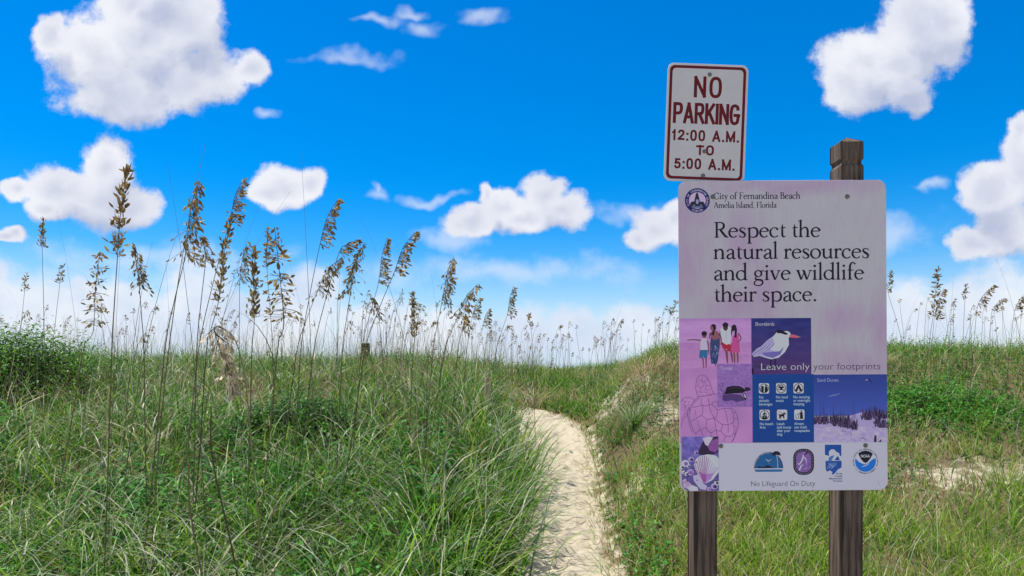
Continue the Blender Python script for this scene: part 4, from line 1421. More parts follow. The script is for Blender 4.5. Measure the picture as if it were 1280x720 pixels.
# thin upright leaves rising above the mass
nb = 4600
x, y = scatter(nb, -12, .5, 3.0, 13.4, .8)
keep = np.where(y < 9.0, side(x, y) < -1, True)
x, y = x[keep], y[keep]; nb = len(x)
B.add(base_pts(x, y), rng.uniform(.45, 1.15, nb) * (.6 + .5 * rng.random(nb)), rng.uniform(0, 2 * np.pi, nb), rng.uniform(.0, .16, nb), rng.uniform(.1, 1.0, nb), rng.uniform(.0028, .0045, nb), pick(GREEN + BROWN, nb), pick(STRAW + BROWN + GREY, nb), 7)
tall = B.build('tall_grass', M_leaf)
tag(tall, 'tall arching green and grey grass filling the dune left of the path', 'grass', kind='stuff')

# --- fine undergrowth everywhere off the path: short green blades
B = Blades()
x, y = scatter(96000, -12, 12, 2.4, 13.6, 1.1)
s_ = side(x, y)
onpath = (y < 9.3) & (np.abs(s_) < .86 + .25 * (fbm(y * 3, x * 3, 37) - .3))
bare = np.clip(.2 + 1.5 * fbm(x * 2.5, y * 4, 99), 0, 1.2) * np.exp(-(((x - 3.55) / .75) ** 2 + ((y - 5.55) / .34) ** 2)) + .95 * np.exp(-(((x - 1.42) / .33) ** 2 + ((y - 8.5) / .6) ** 2)) + .8 * np.exp(-(((x - 1.55) / .26) ** 2 + ((y - 7.0) / .4) ** 2)) + .6 * np.exp(-(((x - 1.1) / .2) ** 2 + ((y - 5.6) / .3) ** 2)) + .45 * np.exp(-(((x - 1.25) / .28) ** 2 + ((y - 6.6) / .7) ** 2)) + .7 * np.exp(-(((x - .1) / .35) ** 2 + ((y - 10.4) / .4) ** 2)) + np.exp(-(((x + 3.0) / .5) ** 2 + ((y - 5.2) / .25) ** 2))
edge_r = np.where((s_ > 0) & (y < 9.0), sst(s_, .70, 1.35), 1)
dens = np.clip((fbm(x * 2.2, y * 2.2, 71) - .22 + .18 * (x > xc(y))) * 3.4, 0, 1) * np.where((x < xc(y)) & (y < 8.5), .38, 1) * edge_r * (1 - np.clip(bare * 1.1, 0, .97))
keep = (~onpath) & (rng.random(len(x)) < dens)
x, y = x[keep], y[keep]; nb = len(x)
far = np.clip((y - 4) / 7, 0, 1)
right = (x > xc(y))
L = rng.uniform(.07, .22, nb) * np.where(right, .95, 1.1) * (.6 + .8 * fbm(x * 1.3, y * 1.3, 72))
dry = fbm(x * 1.1 + 9, y * 1.1, 73)
isdry = (rng.random(nb) < np.clip((dry - .40) * 2.0, .06, .7))[:, None]
c0 = np.where(isdry, pick(STRAW + BROWN, nb), pick(GREEN, nb)); c1 = np.where(isdry, pick(STRAW, nb), pick(LIME + GREEN, nb))
B.add(base_pts(x, y), L, rng.uniform(0, 2 * np.pi, nb), rng.uniform(.0, .7, nb), rng.uniform(.0, 1.3, nb), rng.uniform(.0042, .0085, nb) * (1 + .7 * far), c0, c1, 4)
# the lawn-like patch around the posts
x = rng.uniform(.75, 4.2, 34000); y = 2.7 + 3.4 * rng.random(34000) ** 1.1
s_ = side(x, y)
keep = (s_ > 1.05) & (rng.random(len(x)) < sst(s_, .9, 2.3) * np.clip((fbm(x * 1.7, y * 1.7, 75) - .25) * 3, .05, 1) * (1 - np.clip(np.exp(-(((x - 3.5) / .85) ** 2 + ((y - 5.6) / .5) ** 2)) * 1.1, 0, .97)))
x, y = x[keep], y[keep]; nb = len(x)
isdry = (rng.random(nb) < .16)[:, None]
c0 = np.where(isdry, pick(STRAW, nb), pick(GREEN + LIME, nb)); c1 = np.where(isdry, pick(STRAW, nb), pick(LIME, nb))
B.add(base_pts(x, y), rng.uniform(.08, .24, nb), rng.uniform(0, 2 * np.pi, nb), rng.uniform(.05, .6, nb), rng.uniform(.1, 1.4, nb), rng.uniform(.004, .008, nb), c0, c1, 5)
# the low slope closing the end of the path
nb = 15000
x = rng.uniform(-1.0, 2.6, nb); y = rng.uniform(8.3, 13.2, nb)
s_ = side(x, y)
keep = ((y > 9.35) | (np.abs(s_) > 1.15)) & (fbm(x * 1.9, y * 1.9, 74) > .34) & (np.exp(-(((x - 1.42) / .36) ** 2 + ((y - 8.5) / .62) ** 2)) < .4)
x, y = x[keep], y[keep]; nb = len(x)
isdry = (rng.random(nb) < np.clip((fbm(x * 1.6, y * 1.6, 76) - .40) * 3, .05, .7))[:, None]
c0 = np.where(isdry, pick(STRAW + BROWN, nb), pick(GREEN, nb)); c1 = np.where(isdry, pick(STRAW, nb), pick(LIME + GREEN, nb))
B.add(base_pts(x, y), rng.uniform(.10, .30, nb), rng.uniform(0, 2 * np.pi, nb), rng.uniform(.0, .7, nb), rng.uniform(.2, 1.6, nb), rng.uniform(.006, .011, nb), c0, c1, 5)
# longer loose blades on the right dune
nb = 5200
x, y = scatter(nb, .8, 12, 3.2, 12.5, .9)
keep = (side(x, y) > 1.8) & (fbm(x * 1.2, y * 1.2, 79) > .42)
x, y = x[keep], y[keep]; nb = len(x)
B.add(base_pts(x, y), rng.uniform(.2, .5, nb), rng.uniform(0, 2 * np.pi, nb), rng.uniform(.05, .5, nb), rng.uniform(.4, 1.9, nb), rng.uniform(.0034, .006, nb) * (1 + .5 * np.clip((y - 4) / 7, 0, 1)), pick(GREEN, nb), pick(GREY + LIME + STRAW, nb), 6)
short = B.build('short_grass', M_leaf)
tag(short, 'short green and yellow grass covering the dune slopes on both sides', 'grass', kind='stuff')

# --- dead blades lying flat
B = Blades()
x, y = scatter(15000, -12, 12, 2.4, 13, 1.2)
s_ = side(x, y)
keep = ((y > 9.3) | (np.abs(s_) > .98)) & (fbm(x * 1.4, y * 1.4, 83) > .40)
x, y = x[keep], y[keep]; nb = len(x)
B.add(base_pts(x, y, .01 + .06 * rng.random(nb)), rng.uniform(.1, .42, nb), rng.uniform(0, 2 * np.pi, nb), rng.uniform(1.1, 1.65, nb), rng.uniform(-.4, .5, nb), rng.uniform(.0025, .005, nb), pick(STRAW + BROWN, nb), pick(STRAW + GREY, nb), 4)
x = rng.normal(0, 1, 260); y = rng.uniform(3.6, 10.2, 260)
x = xc(y) + np.sign(x) * rng.uniform(.35, 1.0, 260) * hw(y); nb = 260
B.add(base_pts(x, y, .02), rng.uniform(.02, .12, nb), rng.uniform(0, 2 * np.pi, nb), rng.uniform(1.45, 1.58, nb), rng.uniform(-.1, .2, nb), rng.uniform(.0025, .006, nb), pick(BROWN + STRAW, nb), pick(BROWN + STRAW, nb), 3)
nb = 900
y = rng.uniform(3.4, 9.0, nb); sg = np.where(rng.random(nb) < .35, -1, 1)
x = xc(y) + sg * rng.uniform(.78, 1.12, nb) * hw(y)
B.add(base_pts(x, y), rng.uniform(.08, .28, nb), np.where(sg > 0, np.pi, 0) + rng.normal(0, .9, nb), rng.uniform(.3, 1.2, nb), rng.uniform(.2, 1.2, nb), rng.uniform(.004, .007, nb), pick(GREEN + STRAW, nb), pick(LIME + STRAW, nb), 5)
dead = B.build('dead_grass', M_leaf)
tag(dead, 'brown and straw coloured dead grass lying between the green blades', 'dead grass', kind='stuff')

# --- broad leaved ground cover in patches
B = Blades()


def sprigs(x, y, h, nleaf, Lr, pal):
    n = len(x)
    base = base_pts(x, y)
    for q in range(nleaf):
        t = (q + .6) / nleaf
        a = rng.uniform(0, 2 * np.pi, n)
        el_ = rng.uniform(-.1, .9, n)
        p = base + np.stack([rng.normal(0, .012, n), rng.normal(0, .012, n), h * t], 1)
        d = np.stack([np.cos(a) * np.cos(el_), np.sin(a) * np.cos(el_), np.sin(el_)], 1)
        Ls = rng.uniform(*Lr, n)
        B.leaves(p, d, Ls, Ls * rng.uniform(.32, .5, n), pick(pal, n, .3), .25)


x, y = scatter(17000, -12, 12, 2.6, 12.5, 1.1)
s_ = side(x, y)
m_ = fbm(x * .8 + 20, y * .8, 91)
keep = ((y > 9.3) | (np.abs(s_) > 1.15)) & (rng.random(len(x)) < np.clip((m_ - .42) * 5, 0, 1)) & ~((x > 1) & (x < 4) & (y < 5.2))
keep &= rng.random(len(x)) < np.where(x > 0, .9, 1)
x, y = x[keep], y[keep]
sprigs(x, y, rng.uniform(.06, .26, len(x)), 8, (.022, .055), [(.03, .17, .015), (.045, .22, .018), (.08, .28, .025), (.02, .09, .012)])
# larger leaves low among the near tussocks
x, y = scatter(2600, -6, .2, 2.5, 6.5, 1.0)
k_ = (side(x, y) < -1.2) & (fbm(x * 1.5 + 4, y * 1.5, 95) > .46)
x, y = x[k_], y[k_]
sprigs(x, y, rng.uniform(.12, .42, len(x)), 6, (.05, .10), [(.03, .16, .015), (.05, .22, .02), (.09, .30, .03), (.03, .11, .012)])
# dark green bushy mound in the middle of the left dune, and a fresh patch before it
for cx_, cy_, rx_, ry_, n_, hh, pal in ((-1.9, 6.1, .62, .5, 1500, (.25, .6), [(.022, .09, .010), (.035, .13, .012), (.055, .18, .02)]), (-1.75, 4.9, .75, .5, 1000, (.12, .34), [(.03, .2, .015), (.06, .27, .02)]), (-2.6, 4.6, .6, .45, 700, (.1, .32), [(.03, .19, .015), (.05, .25, .02)]), (-2.9, 3.3, .5, .3, 450, (.1, .3), [(.04, .13, .025), (.07, .2, .035)]), (-.9, 3.0, .5, .3, 450, (.1, .3), [(.045, .14, .025), (.07, .2, .035)]), (1.0, 9.1, .7, .7, 420, (.02, .10), [(.07, .2, .03), (.1, .26, .03), (.04, .13, .02)]), (4.2, 7.0, 1.2, .7, 900, (.08, .25), [(.05, .2, .02), (.09, .27, .03)])):
    x = cx_ + rng.normal(0, rx_ * .6, n_); y = cy_ + rng.normal(0, ry_ * .6, n_)
    q = np.exp(-((x - cx_) / rx_) ** 2 - ((y - cy_) / ry_) ** 2)
    k_ = np.abs(side(x, y)) > 1.2
    x, y, q = x[k_], y[k_], q[k_]
    sprigs(x, y, rng.uniform(*hh, len(x)) * (.4 + .6 * q), 9, (.03, .07), pal)
cover = B.build('ground_cover_leaves', M_broad)
tag(cover, 'bright green broad leaved ground cover in patches among the grass', 'ground cover', kind='stuff')


# ------------------------------------------------------------------ shrubs and single plants
def leafy(name, label, cat, pts, stems, nper, Lr, pal, loc, group=None, spread=.05):
    """a plant: woody stems with leaves scattered about them"""
    root_ = empty(name, loc)
    tag(root_, label, cat, group)
    Bs, Bl = Blades(), Blades()
    for (x0_, y0_, x1_, y1_, h_) in stems:
        n = 9
        t = np.linspace(0, 1, n)
        p = np.stack([x0_ + (x1_ - x0_) * t, y0_ + (y1_ - y0_) * t, h_ * (t - .12 * np.sin(t * 3))], 1) + rng.normal(0, .008, (n, 3)) * t[:, None]
        for a_, b_ in ((1, 0), (0, 1)):
            w = .006 * (1 - .7 * t)
            V = np.stack([p - np.array([[a_, b_, 0]]) * w[:, None] / 2, p + np.array([[a_, b_, 0]]) * w[:, None] / 2], 1).reshape(-1, 3)
            o = np.arange(n - 1)[:, None] * 2
            Bs.V.append(V); Bs.C.append(np.tile(np.array([[.10, .075, .04]]), (len(V), 1))); Bs.Fq.append(np.concatenate([o, o + 1, o + 3, o + 2], 1) + Bs.n); Bs.n += len(V)
        m = nper
        ti = rng.uniform(.15, 1.0, m)
        pp = np.stack([np.interp(ti, t, p[:, k_]) for k_ in range(3)], 1) + rng.normal(0, spread, (m, 3)) * np.array([1, 1, .7])
        pp[:, 2] = np.maximum(pp[:, 2], .01)
        a = rng.uniform(0, 2 * np.pi, m); e = rng.uniform(-.3, .9, m)
        d = np.stack([np.cos(a) * np.cos(e), np.sin(a) * np.cos(e), np.sin(e)], 1)
        Ls = rng.uniform(*Lr, m)
        Bl.leaves(pp, d, Ls, Ls * rng.uniform(.3, .46, m), pick(pal, m, .35), .25)
    Bs.build('stem', M_broad, root_)
    Bl.build('foliage', M_broad, root_)
    return root_


st_ = []
for i in range(70):
    a = rng.uniform(-1.9, 1.0); b_ = rng.normal(0, .35)
    st_.append((a * .85, b_ * .7, a + rng.normal(0, .14), b_ + rng.normal(0, .12), max(.3, (.80 + .07 * rng.normal()) * (1 - .35 * max(0, a) ** 2))))
sx_, sy_ = -5.95, 8.0
leafy('shrub', 'dark green leafy shrub growing on the dune crest behind the grass stalks', 'shrub', None, st_, 330, (.04, .075), [(.05, .15, .014), (.075, .21, .018), (.12, .28, .025), (.03, .09, .010)], (sx_, sy_, gz(sx_, sy_) - .05), None, .12)
sx_, sy_ = .93, 6.05
leafy('creeping_vine', 'small round leaved creeping plant at the right edge of the sand path', 'plant', None, [(0, 0, -.12, -.2, .12), (.02, 0, .1, -.1, .16), (0, .03, -.15, .05, .1), (0, 0, .05, .15, .18), (.05, 0, .2, .05, .14)], 26, (.03, .05), [(.04, .13, .03), (.06, .18, .035)], (sx_, sy_, gz(sx_, sy_)), None, .03)
sx_, sy_ = W2(531, 460, 5.4)[0], 5.4
leafy('climbing_vine', 'green vine twining up the thin grass stalks beside the path', 'plant', None, [(0, 0, .03, 0, 1.05), (.02, 0, -.02, .02, .9)], 46, (.02, .035), [(.05, .15, .03), (.07, .2, .04)], (sx_, sy_, gz(sx_, sy_)), None, .018)
sx_, sy_ = 2.95, 6.6
leafy('reddish_seedling', 'small plant with russet and green leaves right of the large sign', 'plant', None, [(0, 0, .05, 0, .25), (.04, 0, -.1, 0, .22), (.1, 0, .2, 0, .28)], 22, (.03, .05), [(.22, .07, .03), (.15, .09, .03), (.06, .14, .03)], (sx_, sy_, gz(sx_, sy_)), None, .04)


def clump(label, x, y, n, Lr, pal0, pal1, lean=(.1, .7), bend=(.4, 2.0), rad=.09):
    B_ = Blades()
    r_ = np.abs(rng.normal(0, rad, n)); a_ = rng.uniform(0, 2 * np.pi, n)
    z0 = gz(x, y)
    bx, by = x + r_ * np.cos(a_), y + r_ * np.sin(a_)
    B_.add(base_pts(bx, by), rng.uniform(*Lr, n), a_ + rng.normal(0, .4, n), rng.uniform(*lean, n), rng.uniform(*bend, n), rng.uniform(.003, .006, n), pick(pal0, n), pick(pal1, n), 6)
    o = B_.build('grass_clump', M_leaf, None, (x, y, z0))
    o.location = (x, y, z0)
    tag(o, label, 'grass clump')
    return o


clump('brown dead grass clump hanging over the eroded sand bank right of the path', 1.62, 8.4, 420, (.25, .5), BROWN + STRAW, STRAW + BROWN, (.3, 1.0), (.6, 2.2), .16)
clump('dark brown grass clump at the far bend of the path', .02, 9.3, 320, (.18, .36), BROWN + DARK, BROWN + GREEN, (.2, .9), (.5, 1.9), .12)
clump('green and brown tussock with long blades on the right edge of the path', 1.22, 6.9, 420, (.25, .55), GREEN + BROWN, GREY + GREEN, (.1, .7), (.5, 1.8), .12)
clump('straw and brown tussock beside the large sign above the path', 1.48, 7.5, 300, (.2, .45), STRAW + GREEN, STRAW + BROWN, (.2, .9), (.6, 2.0), .13)
clump('pale dry tussock near the crest of the right dune', 4.5, 8.6, 300, (.2, .42), STRAW + BROWN, STRAW, (.2, .9), (.5, 1.8), .16)


# ------------------------------------------------------------------ stubs and stakes
def stub(label, px, py_top, d, w, name='wooden_stub', lean=0):
    X_, _, zt = W2(px, py_top, d)
    zg = gz(X_, d) - .12
    h = zt - zg
    V, Fs = [], []
    rr = random.Random(px)
    prof = [(0, 1), (h - .02, 1.0), (h - .006, .93), (h, .8)]
    for z, s in prof:
        for i in range(8):
            a_ = 2 * math.pi * (i + .5) / 8
            V.append((w / 2 * s * max(-1, min(1, 1.35 * math.cos(a_))), w / 2 * s * max(-1, min(1, 1.35 * math.sin(a_))), z + (rr.uniform(-.008, .008) if z > .1 else 0)))
    for k_ in range(3):
        for i in range(8):
            j = (i + 1) % 8
            Fs.append([k_ * 8 + i, k_ * 8 + j, k_ * 8 + 8 + j, k_ * 8 + 8 + i])
    Fs.append(list(range(24, 32)))
    o = mesh_obj(name, V, Fs, M_stub if name == 'wooden_stub' else M_stake)
    o.location = (X_, d, zg)
    o.rotation_euler = (0, lean, 0)
    tag(o, label, 'post')
    return o


stub('mossy grey green stub of an old post on the crest among the stalks', 457, 429, 11.6, .135)
stub('short tan wooden stake half hidden in the grass left of the path', 607, 472, 7.4, .06, 'wooden_stake', R(2))


# ------------------------------------------------------------------ sea oats
STEMC = [(.17, .12, .055), (.22, .155, .075), (.13, .10, .045), (.18, .16, .06)]
HEADC = [(.29, .19, .065), (.40, .28, .10), (.20, .125, .05), (.52, .39, .18)]
PALEC = [(.62, .51, .33), (.72, .62, .42), (.52, .41, .25)]


def ribbon_stem(P3, w0, w1, col):
    """round-ish tapering stem along points"""
    P3 = np.asarray(P3, float); n = len(P3)
    w = np.linspace(w0, w1, n)
    V, Fs, C = [], [], []
    for i in range(n):
        for k_ in range(4):
            a_ = math.pi / 2 * k_ + .4
            V.append(P3[i] + np.array([math.cos(a_), math.sin(a_), 0]) * w[i] / 2)
            C.append(col)
    for i in range(n - 1):
        for k_ in range(4):
            j = (k_ + 1) % 4
            Fs.append([i * 4 + k_, i * 4 + j, i * 4 + 4 + j, i * 4 + 4 + k_])
    return V, Fs, C


def spikelets(axis, style, droop, pal, r, scale=1.0, dens=1.0):
    """flat oval oat spikelets hung along an axis (points from bottom to tip)"""
    axis = np.asarray(axis, float)
    seg = np.linalg.norm(np.diff(axis, axis=0), axis=1); cum = np.concatenate([[0], np.cumsum(seg)])
    Lh = cum[-1]
    V, Fs, C = [], [], []
    step = {'dense': .0075, 'droop': .0085, 'comb': .0095, 'open': .010, 'small': .011}[style] / dens * (1.0 if scale <= 1.05 else 1.0)
    s = 0.0
    gapph = r.uniform(0, 6)

    def at(q): return np.array([np.interp(q, cum, axis[:, k_]) for k_ in range(3)])
    while s < Lh:
        t = s / Lh
        s += step * r.uniform(.6, 1.5)
        if math.sin(s * 75 + gapph) + .5 * math.sin(s * 190 + 2 * gapph) < {'open': -.35, 'comb': -.8, 'droop': -.8, 'dense': -.55, 'small': -.7}[style]: continue
        p0 = at(s)
        reach = {'dense': .012, 'droop': .05, 'comb': .045, 'open': .05, 'small': .018}[style] * (1 - t) ** .5 * scale
        if style == 'comb':
            az = r.gauss(0 if droop > 0 else math.pi, .55)
        elif style == 'droop':
            az = r.gauss(0 if droop > 0 else math.pi, 1.2)
        else:
            az = r.uniform(0, 2 * math.pi)
        out = reach * r.uniform(.15, 1.1) * (r.choice([1, 1, 1.2, 2.6]) if style == 'dense' else 1)
        hang = out * {'dense': -.2, 'droop': .75, 'comb': .35, 'open': .1, 'small': .1}[style] + r.gauss(0, .004)
        p = p0 + np.array([math.cos(az) * out, math.sin(az) * out, -hang])
        l = r.uniform(.016, .030) * scale
        w = l * r.uniform(.30, .46)
        up = {'dense': 1.1, 'droop': -1.0, 'comb': -.45, 'open': -.35, 'small': .7}[style] + r.gauss(0, .55)
        d = np.array([math.cos(az) * math.cos(up), math.sin(az) * math.cos(up), math.sin(up)])
        sd = np.cross(d, np.array([r.gauss(0, 1), r.gauss(0, 1), r.gauss(0, 1)])); sd /= max(1e-6, np.linalg.norm(sd))
        nr = np.cross(d, sd)
        c = np.array(r.choice(pal)) * r.uniform(.6, 1.3)
        i = len(V)
        V += [p, p + d * l * .35 + sd * w / 2, p + d * l * .72 + sd * w * .36, p + d * l, p + d * l * .72 - sd * w * .36, p + d * l * .35 - sd * w / 2, p + d * l * .45 + nr * w * .28]
        C += [c] * 7
        Fs += [[i, i + 1, i + 6], [i + 1, i + 2, i + 6], [i + 2, i + 3, i + 6], [i + 3, i + 4, i + 6], [i + 4, i + 5, i + 6], [i + 5, i, i + 6]]
        if out > .012:
            i = len(V)
            wv = np.array([0, 0, .0012])
            V += [p0 - wv, p0 + wv, p + wv * .6, p - wv * .6]; C += [np.array((.17, .12, .06))] * 4
            Fs.append([i, i + 1, i + 2, i + 3])
    return V, Fs, C


def oat(label, base, P3, nh, style, droop, seed, pal=HEADC, w=.0042, scale=1.0, leaf=True, group='sea oats standing on the dune', name='sea_oat', dens=1.0, stemc=None):
    """P3: world points from base to tip; the last nh of them carry the head"""
    r = random.Random(seed)
    root_ = empty(name, base)
    tag(root_, label, 'sea oat', group)
    Q_, _w = catmull(np.asarray(P3) - np.asarray(base), np.ones(len(P3)), 6)
    col = np.array(stemc if stemc is not None else r.choice(STEMC))
    V, Fs, C = ribbon_stem(Q_, w, w * .35, col)
    mesh_obj('stem', V, Fs, M_oat, root_, C)
    hs = len(Q_) - 1 - nh * 6
    V, Fs, C = spikelets(Q_[hs:], style, droop, pal, r, scale, dens)
    mesh_obj('seed_head', V, Fs, M_oat, root_, C)
    if leaf:
        for _ in range(r.randint(1, 3) if group.startswith('sea') else 1):
            B_ = Blades()
            bp_ = np.array([Q_[int(r.uniform(.12, .5) * (hs - 1))]])
            f1 = lambda a, b: np.array([r.uniform(a, b)])
            B_.add(bp_, f1(.3, .65), f1(0, 6.28), f1(.15, .4), f1(.5, 1.8), np.array([.0048]), pick(GREEN + BROWN, 1), pick(GREY + BROWN, 1), 7)
            B_.build('leaf', M_leaf, root_)
    return root_


# (distance, tip, bottom of the head, foot at row 440, style, droop side, label)
BIG = [
    (3.3, (164, 214), (147, 322), 140, 'dense', -1, 'tallest sea oat in the left group, long dense dark head with a loose lower half'),
    (4.2, (169, 304), (174, 356), 180, 'droop', 1, 'sea oat with a short ragged head just right of the tallest dense one'),
    (4.4, (129, 315), (117, 412), 104, 'open', 1, 'leaning sea oat with a loose open head beside the dark shrub'),
    (6.5, (57, 276), (53, 310), 56, 'dense', 1, 'thin straight sea oat with a small narrow head above the shrub'),
    (7.5, (82, 333), (75, 355), 66, 'small', 1, 'short sea oat leaning right at the right half of the shrub'),
    (8.0, (36, 343), (31, 364), 24, 'small', 1, 'short sea oat at the left end of the shrub'),
    (3.5, (252, 228), (232, 318), 206, 'droop', 1, 'sea oat with the broadest drooping brown head, leaning right'),
    (4.2, (256, 296), (257, 326), 246, 'droop', 1, 'sea oat with a small drooping head tucked under the broadest one'),
    (4.5, (306, 226), (287, 278), 248, 'comb', 1, 'high leaning sea oat whose head droops one sided toward the small round cloud'),
    (4.1, (292, 274), (273, 378), 258, 'dense', 1, 'sea oat with a long slanting dense head below the high leaning one'),
    (6.0, (311, 303), (300, 352), 299, 'droop', 1, 'slim sea oat with a sparse head right of the long slanting one'),
    (3.9, (321, 315), (318, 400), 315, 'dense', 1, 'upright sea oat with a straight spindle of dark husks'),
    (3.2, (346, 285), (355, 402), 347, 'open', 1, 'sea oat with a large open golden brown head and spreading lower sprays'),
    (6.2, (337, 287), (334, 338), 341, 'small', -1, 'thin sea oat just behind the open golden one'),
    (4.5, (424, 250), (400, 306), 376, 'comb', 1, 'tall bowed sea oat with a head hanging right under the small round cloud'),
    (4.7, (449, 300), (424, 316), 392, 'comb', 1, 'sea oat whose head bends over nearly level to the right'),
    (4.8, (429, 322), (397, 364), 371, 'droop', 1, 'sea oat with several ragged bunches along a leaning head'),
    (4.7, (457, 305), (439, 362), 428, 'droop', -1, 'sea oat with a thick brown head in the middle of the row'),
    (5.0, (485, 298), (473, 354), 452, 'comb', 1, 'sea oat with a feathery narrow head left of the wide comb'),
    (4.3, (520, 291), (493, 340), 456, 'comb', 1, 'sea oat with a wide comb of thin spikelets arching right'),
    (6.0, (460, 366), (473, 396), 478, 'droop', 1, 'low sea oat with a nodding head turned down to the right'),
    (5.4, (517, 368), (518, 422), 516, 'dense', 1, 'dark upright sea oat standing alone below the wide comb'),
    (4.9, (568, 321), (552, 380), 541, 'droop', 1, 'tall sea oat with a dense drooping head at the right end of the high row'),
    (4.6, (597, 356), (573, 394), 556, 'droop', 1, 'sea oat with the thickest nodding plume, right of the high row'),
    (6.5, (642, 358), (634, 394), 620, 'comb', 1, 'bowed sea oat with a light one sided head standing apart over the path bend'),
    (5.6, (584, 392), (578, 412), 572, 'droop', 1, 'low sea oat with a stubby tan head under the thickest plume'),
    (7.5, (661, 394), (664, 412), 666, 'small', 1, 'small sea oat with a tiny upright head above the end of the path'),
    (6.8, (600, 372), (590, 398), 583, 'comb', 1, 'light sea oat right behind the thickest plume'),
    (7.2, (612, 386), (603, 408), 596, 'comb', 1, 'small feathery sea oat between the thickest plume and the path'),
    (6.0, (1170, 337), (1166, 396), 1160, 'small', 1, 'tallest sea oat right of the large sign, thin and straight'),
    (6.6, (1112, 342), (1110, 366), 1130, 'small', -1, 'sea oat leaning left against the edge of the large sign'),
    (6.8, (1239, 357), (1222, 382), 1216, 'comb', 1, 'sea oat with a bowed comb head on the right dune'),
    (7.2, (1177, 361), (1168, 396), 1164, 'comb', 1, 'sea oat with a loose head beside the tallest one on the right dune'),
    (7.6, (1206, 357), (1206, 374), 1203, 'small', 1, 'small upright sea oat between the tallest and the bowed one on the right dune'),
    (7.6, (1254, 372), (1240, 388), 1235, 'comb', 1, 'sea oat with a nodding brown head at the right of the bowed comb'),
    (7.4, (1279, 366), (1268, 388), 1262, 'comb', 1, 'rightmost sea oat, its nodding head touching the picture edge'),
    (6.6, (846, 378), (838, 394), 832, 'small', -1, 'sea oat whose head shows just left of the large sign'),
]
for i, (d, tip, hb, fx, style, dr, label) in enumerate(BIG):
    x1, _, z1 = W2(tip[0], tip[1], d); x2, _, z2 = W2(hb[0], hb[1], d); x3, _, z3 = W2(fx, 440, d)
    slope = (x3 - x2) / max(.1, (z2 - z3))
    g0 = gz(x3, d)
    xb = x3 + slope * .45 * max(0, z3 - g0)
    zb = gz(xb, d) - .03
    dd = rng.normal(0, .03)
    mid = .5
    P3 = [(xb, d + dd * 2, zb), ((xb * .45 + x3 * .55), d + dd, zb + (z3 - zb) * .5), (x3, d, z3), ((x2 + x3) / 2 - (x2 - x3) * .06, d, (z2 + z3) / 2), (x2, d, z2)]
    sag = (.10 if style in ('comb', 'droop') else .02) * (z1 - z2)
    P3 += [(x2 + (x1 - x2) * .42, d - .02, z2 + (z1 - z2) * .5 + sag), (x1, d - .03, z1)]
    oat(label, (xb, d + dd * 2, zb), P3, 2, style, dr, 100 + i, w=.0068 if d < 5 else .0064, scale=1.45, dens=4.6 if d < 5 else 3.8)

# pale dry head hanging close to the camera
d = 2.75
pts = [W2(330, 740, d), W2(322, 640, d), W2(313, 540, d), W2(306, 470, d), W2(294, 425, d), W2(278, 409, d), W2(268, 411, d), W2(276, 440, d), W2(286, 466, d), W2(291, 490, d)]
zb = gz(pts[0][0], d) - .03
pts = [(pts[0][0] + .03, d, zb)] + pts[1:] if zb > pts[0][2] else [(pts[0][0] + .03, d, zb)] + pts
oat('pale straw sea oat whose dry head hangs before the dark green mound', pts[0], pts, 4, 'droop', 1, 77, PALEC, .0065, 1.4, False, dens=6.5, stemc=(.30, .27, .11))

# smaller ones along the crest: a few kinds, copied
protos = []
for v_ in range(12):
    r = random.Random(500 + v_)
    h = 1.0
    ln_ = r.uniform(-.13, .2)
    style = ['comb', 'small', 'dense', 'comb', 'droop', 'small'][v_ % 6]
    P3 = [(0, 0, -.05), (ln_ * .15, 0, .3), (ln_ * .5, 0, .58), (ln_ * .8, 0, .80), (ln_ * 1.0 + .01, 0, .92), (ln_ * 1.2 + r.uniform(.02, .06), 0, 1.0)]
    o = oat('slim sea oat with a small head in the crowd along the dune crest', (0, 0, 0), P3, r.choice([1, 1, 2]), style, 1, 600 + v_, w=.0072, scale=r.uniform(1.2, 1.6), dens=2.2, leaf=v_ % 2 == 0, group='small sea oats along the dune crest')
    protos.append(o)
spots = []
tries = 0
while len(spots) < 250 and tries < 9000:
    tries += 1
    Y_ = random.uniform(6.5, 13.6); px = random.choice([random.uniform(-30, 855), random.uniform(440, 855)])
    if px > 560: Y_ = random.uniform(8.8, 13.4)
    if px > 640 and Y_ < 9.5: continue
    if px < 640 and random.random() < .25 and Y_ < 9: continue
    X_ = (px - 640) / F * Y_
    if Y_ < 9.4 and -1.3 < (X_ - xc(Y_)) / hw(Y_) < 2.8: continue
    spots.append((X_, Y_, random.triangular(.5, 1.25, .85) * (1.0 if px < 560 else .85)))
for i in range(36):
    Y_ = random.uniform(7.5, 12); px = random.uniform(1108, 1310)
    spots.append(((px - 640) / F * Y_, Y_, random.uniform(.45, .85)))
kids = {o.name: list(o.children) for o in protos}
for i, (X_, Y_, h_) in enumerate(spots):
    src = protos[i % len(protos)]
    if i < len(protos):
        o = src
    else:
        o = src.copy(); COL.objects.link(o)
        for c in kids[src.name]:
            q = c.copy(); COL.objects.link(q); q.parent = o
    o.location = (X_, Y_, gz(X_, Y_))
    o.scale = (h_, h_, h_)
    o.rotation_euler = (random.uniform(-.05, .05), random.uniform(-.06, .12), random.uniform(-1.1, 1.1))

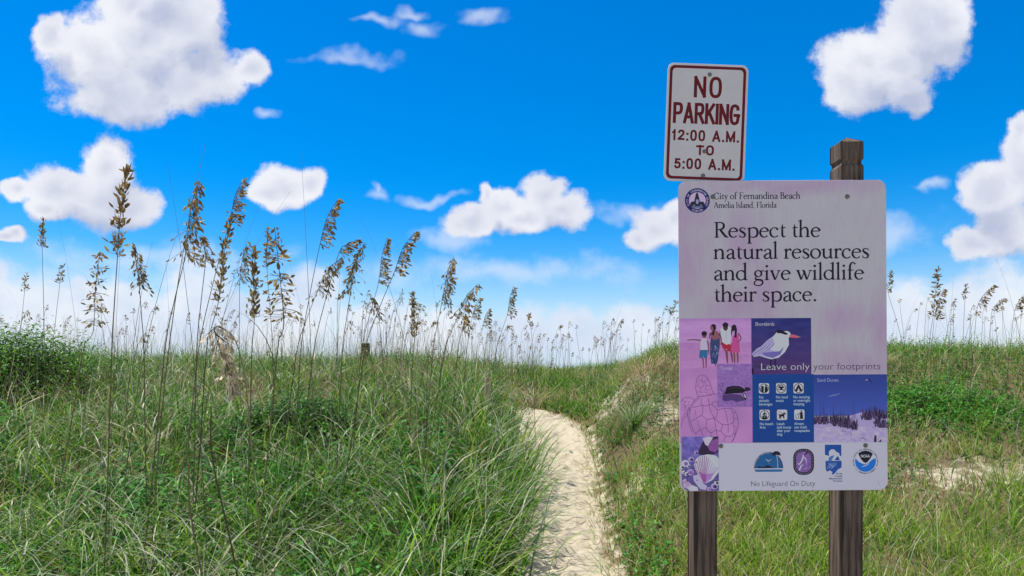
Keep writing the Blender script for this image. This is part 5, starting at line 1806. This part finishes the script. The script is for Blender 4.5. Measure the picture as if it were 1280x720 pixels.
# bare stalks and long rolled leaves
bp = []
for v_ in range(6):
    B_ = Blades()
    B_.add(np.zeros((1, 3)), np.array([1.0]), np.array([0.0]), np.array([.02 + .02 * v_]), np.array([.05 + .09 * v_]), np.array([.0042]), np.array([[.12, .11, .05]]), np.array([[.15, .14, .08]]), 12, np.array([np.pi / 2 * 0]), 1.6, .25)
    o = B_.build('bare_stalk', M_oat)
    tag(o, 'thin bare stalk without a seed head rising from the dune grass', 'stalk', 'bare grass stalks among the sea oats')
    bp.append(o)
bare_px = [(150, 190, 3.6), (216, 205, 3.6), (258, 190, 3.7), (232, 240, 4.2), (275, 222, 4), (350, 215, 4.2), (380, 195, 4.0), (84, 270, 4.4), (192, 305, 5), (318, 250, 4.4), (452, 255, 5), (500, 345, 5), (425, 300, 4.6), (540, 335, 5.5), (527, 330, 5.2), (545, 318, 5.0), (590, 330, 5.6), (792, 345, 8), (800, 350, 8), (640, 380, 7), (760, 395, 9), (300, 330, 5), (20, 340, 6), (100, 330, 6), (210, 330, 5), (410, 345, 5), (365, 330, 5), (1250, 320, 7), (1150, 360, 7), (1135, 375, 7.5), (1190, 345, 7), (1225, 370, 8), (130, 360, 6), (435, 360, 5.5), (480, 380, 6), (560, 380, 6.5), (620, 395, 7), (390, 380, 5), (340, 370, 6), (270, 370, 6)]
for i, (px, py, d) in enumerate(bare_px):
    o = bp[i % 6]
    if i >= 6:
        o = bp[i % 6].copy(); COL.objects.link(o)
    X_, _, zt = W2(px, py, d)
    rz = random.choice([0, math.pi]) + random.uniform(-.4, .4)
    zb = gz(X_, d) - .03
    h_ = (zt - zb) / .985
    o.location = (X_ - math.cos(rz) * h_ * (.03 + .05 * (i % 6)), d, zb)
    o.scale = (h_, h_, h_)
    o.rotation_euler = (0, 0, rz)

# two broken dry stalks in front
for label, p0, p1, d in (('thick dry tan stalk with a broken top leaning left in the near grass', (272, 740), (236, 580), 2.9), ('darker dry stalk with a broken top leaning beside the bent pale stalk', (312, 660), (264, 508), 3.1)):
    a_, b_ = W2(*p0, d), W2(*p1, d)
    zb = min(a_[2], gz(a_[0], d)) - .05
    P3 = np.array([(a_[0] + .01, d, zb), (a_[0] * .6 + b_[0] * .4 + .01, d, zb + (b_[2] - zb) * .4), (b_[0] + .008, d, zb + (b_[2] - zb) * .8), b_])
    Q_, _w = catmull(P3 - P3[0], np.ones(4), 5)
    V, Fs, C = ribbon_stem(Q_, .009, .006, np.array((.26, .18, .09) if 'tan' in label else (.14, .09, .05)))
    o = mesh_obj('broken_stalk', V, Fs, M_oat, None, C)
    o.location = tuple(P3[0])
    tag(o, label, 'stalk')
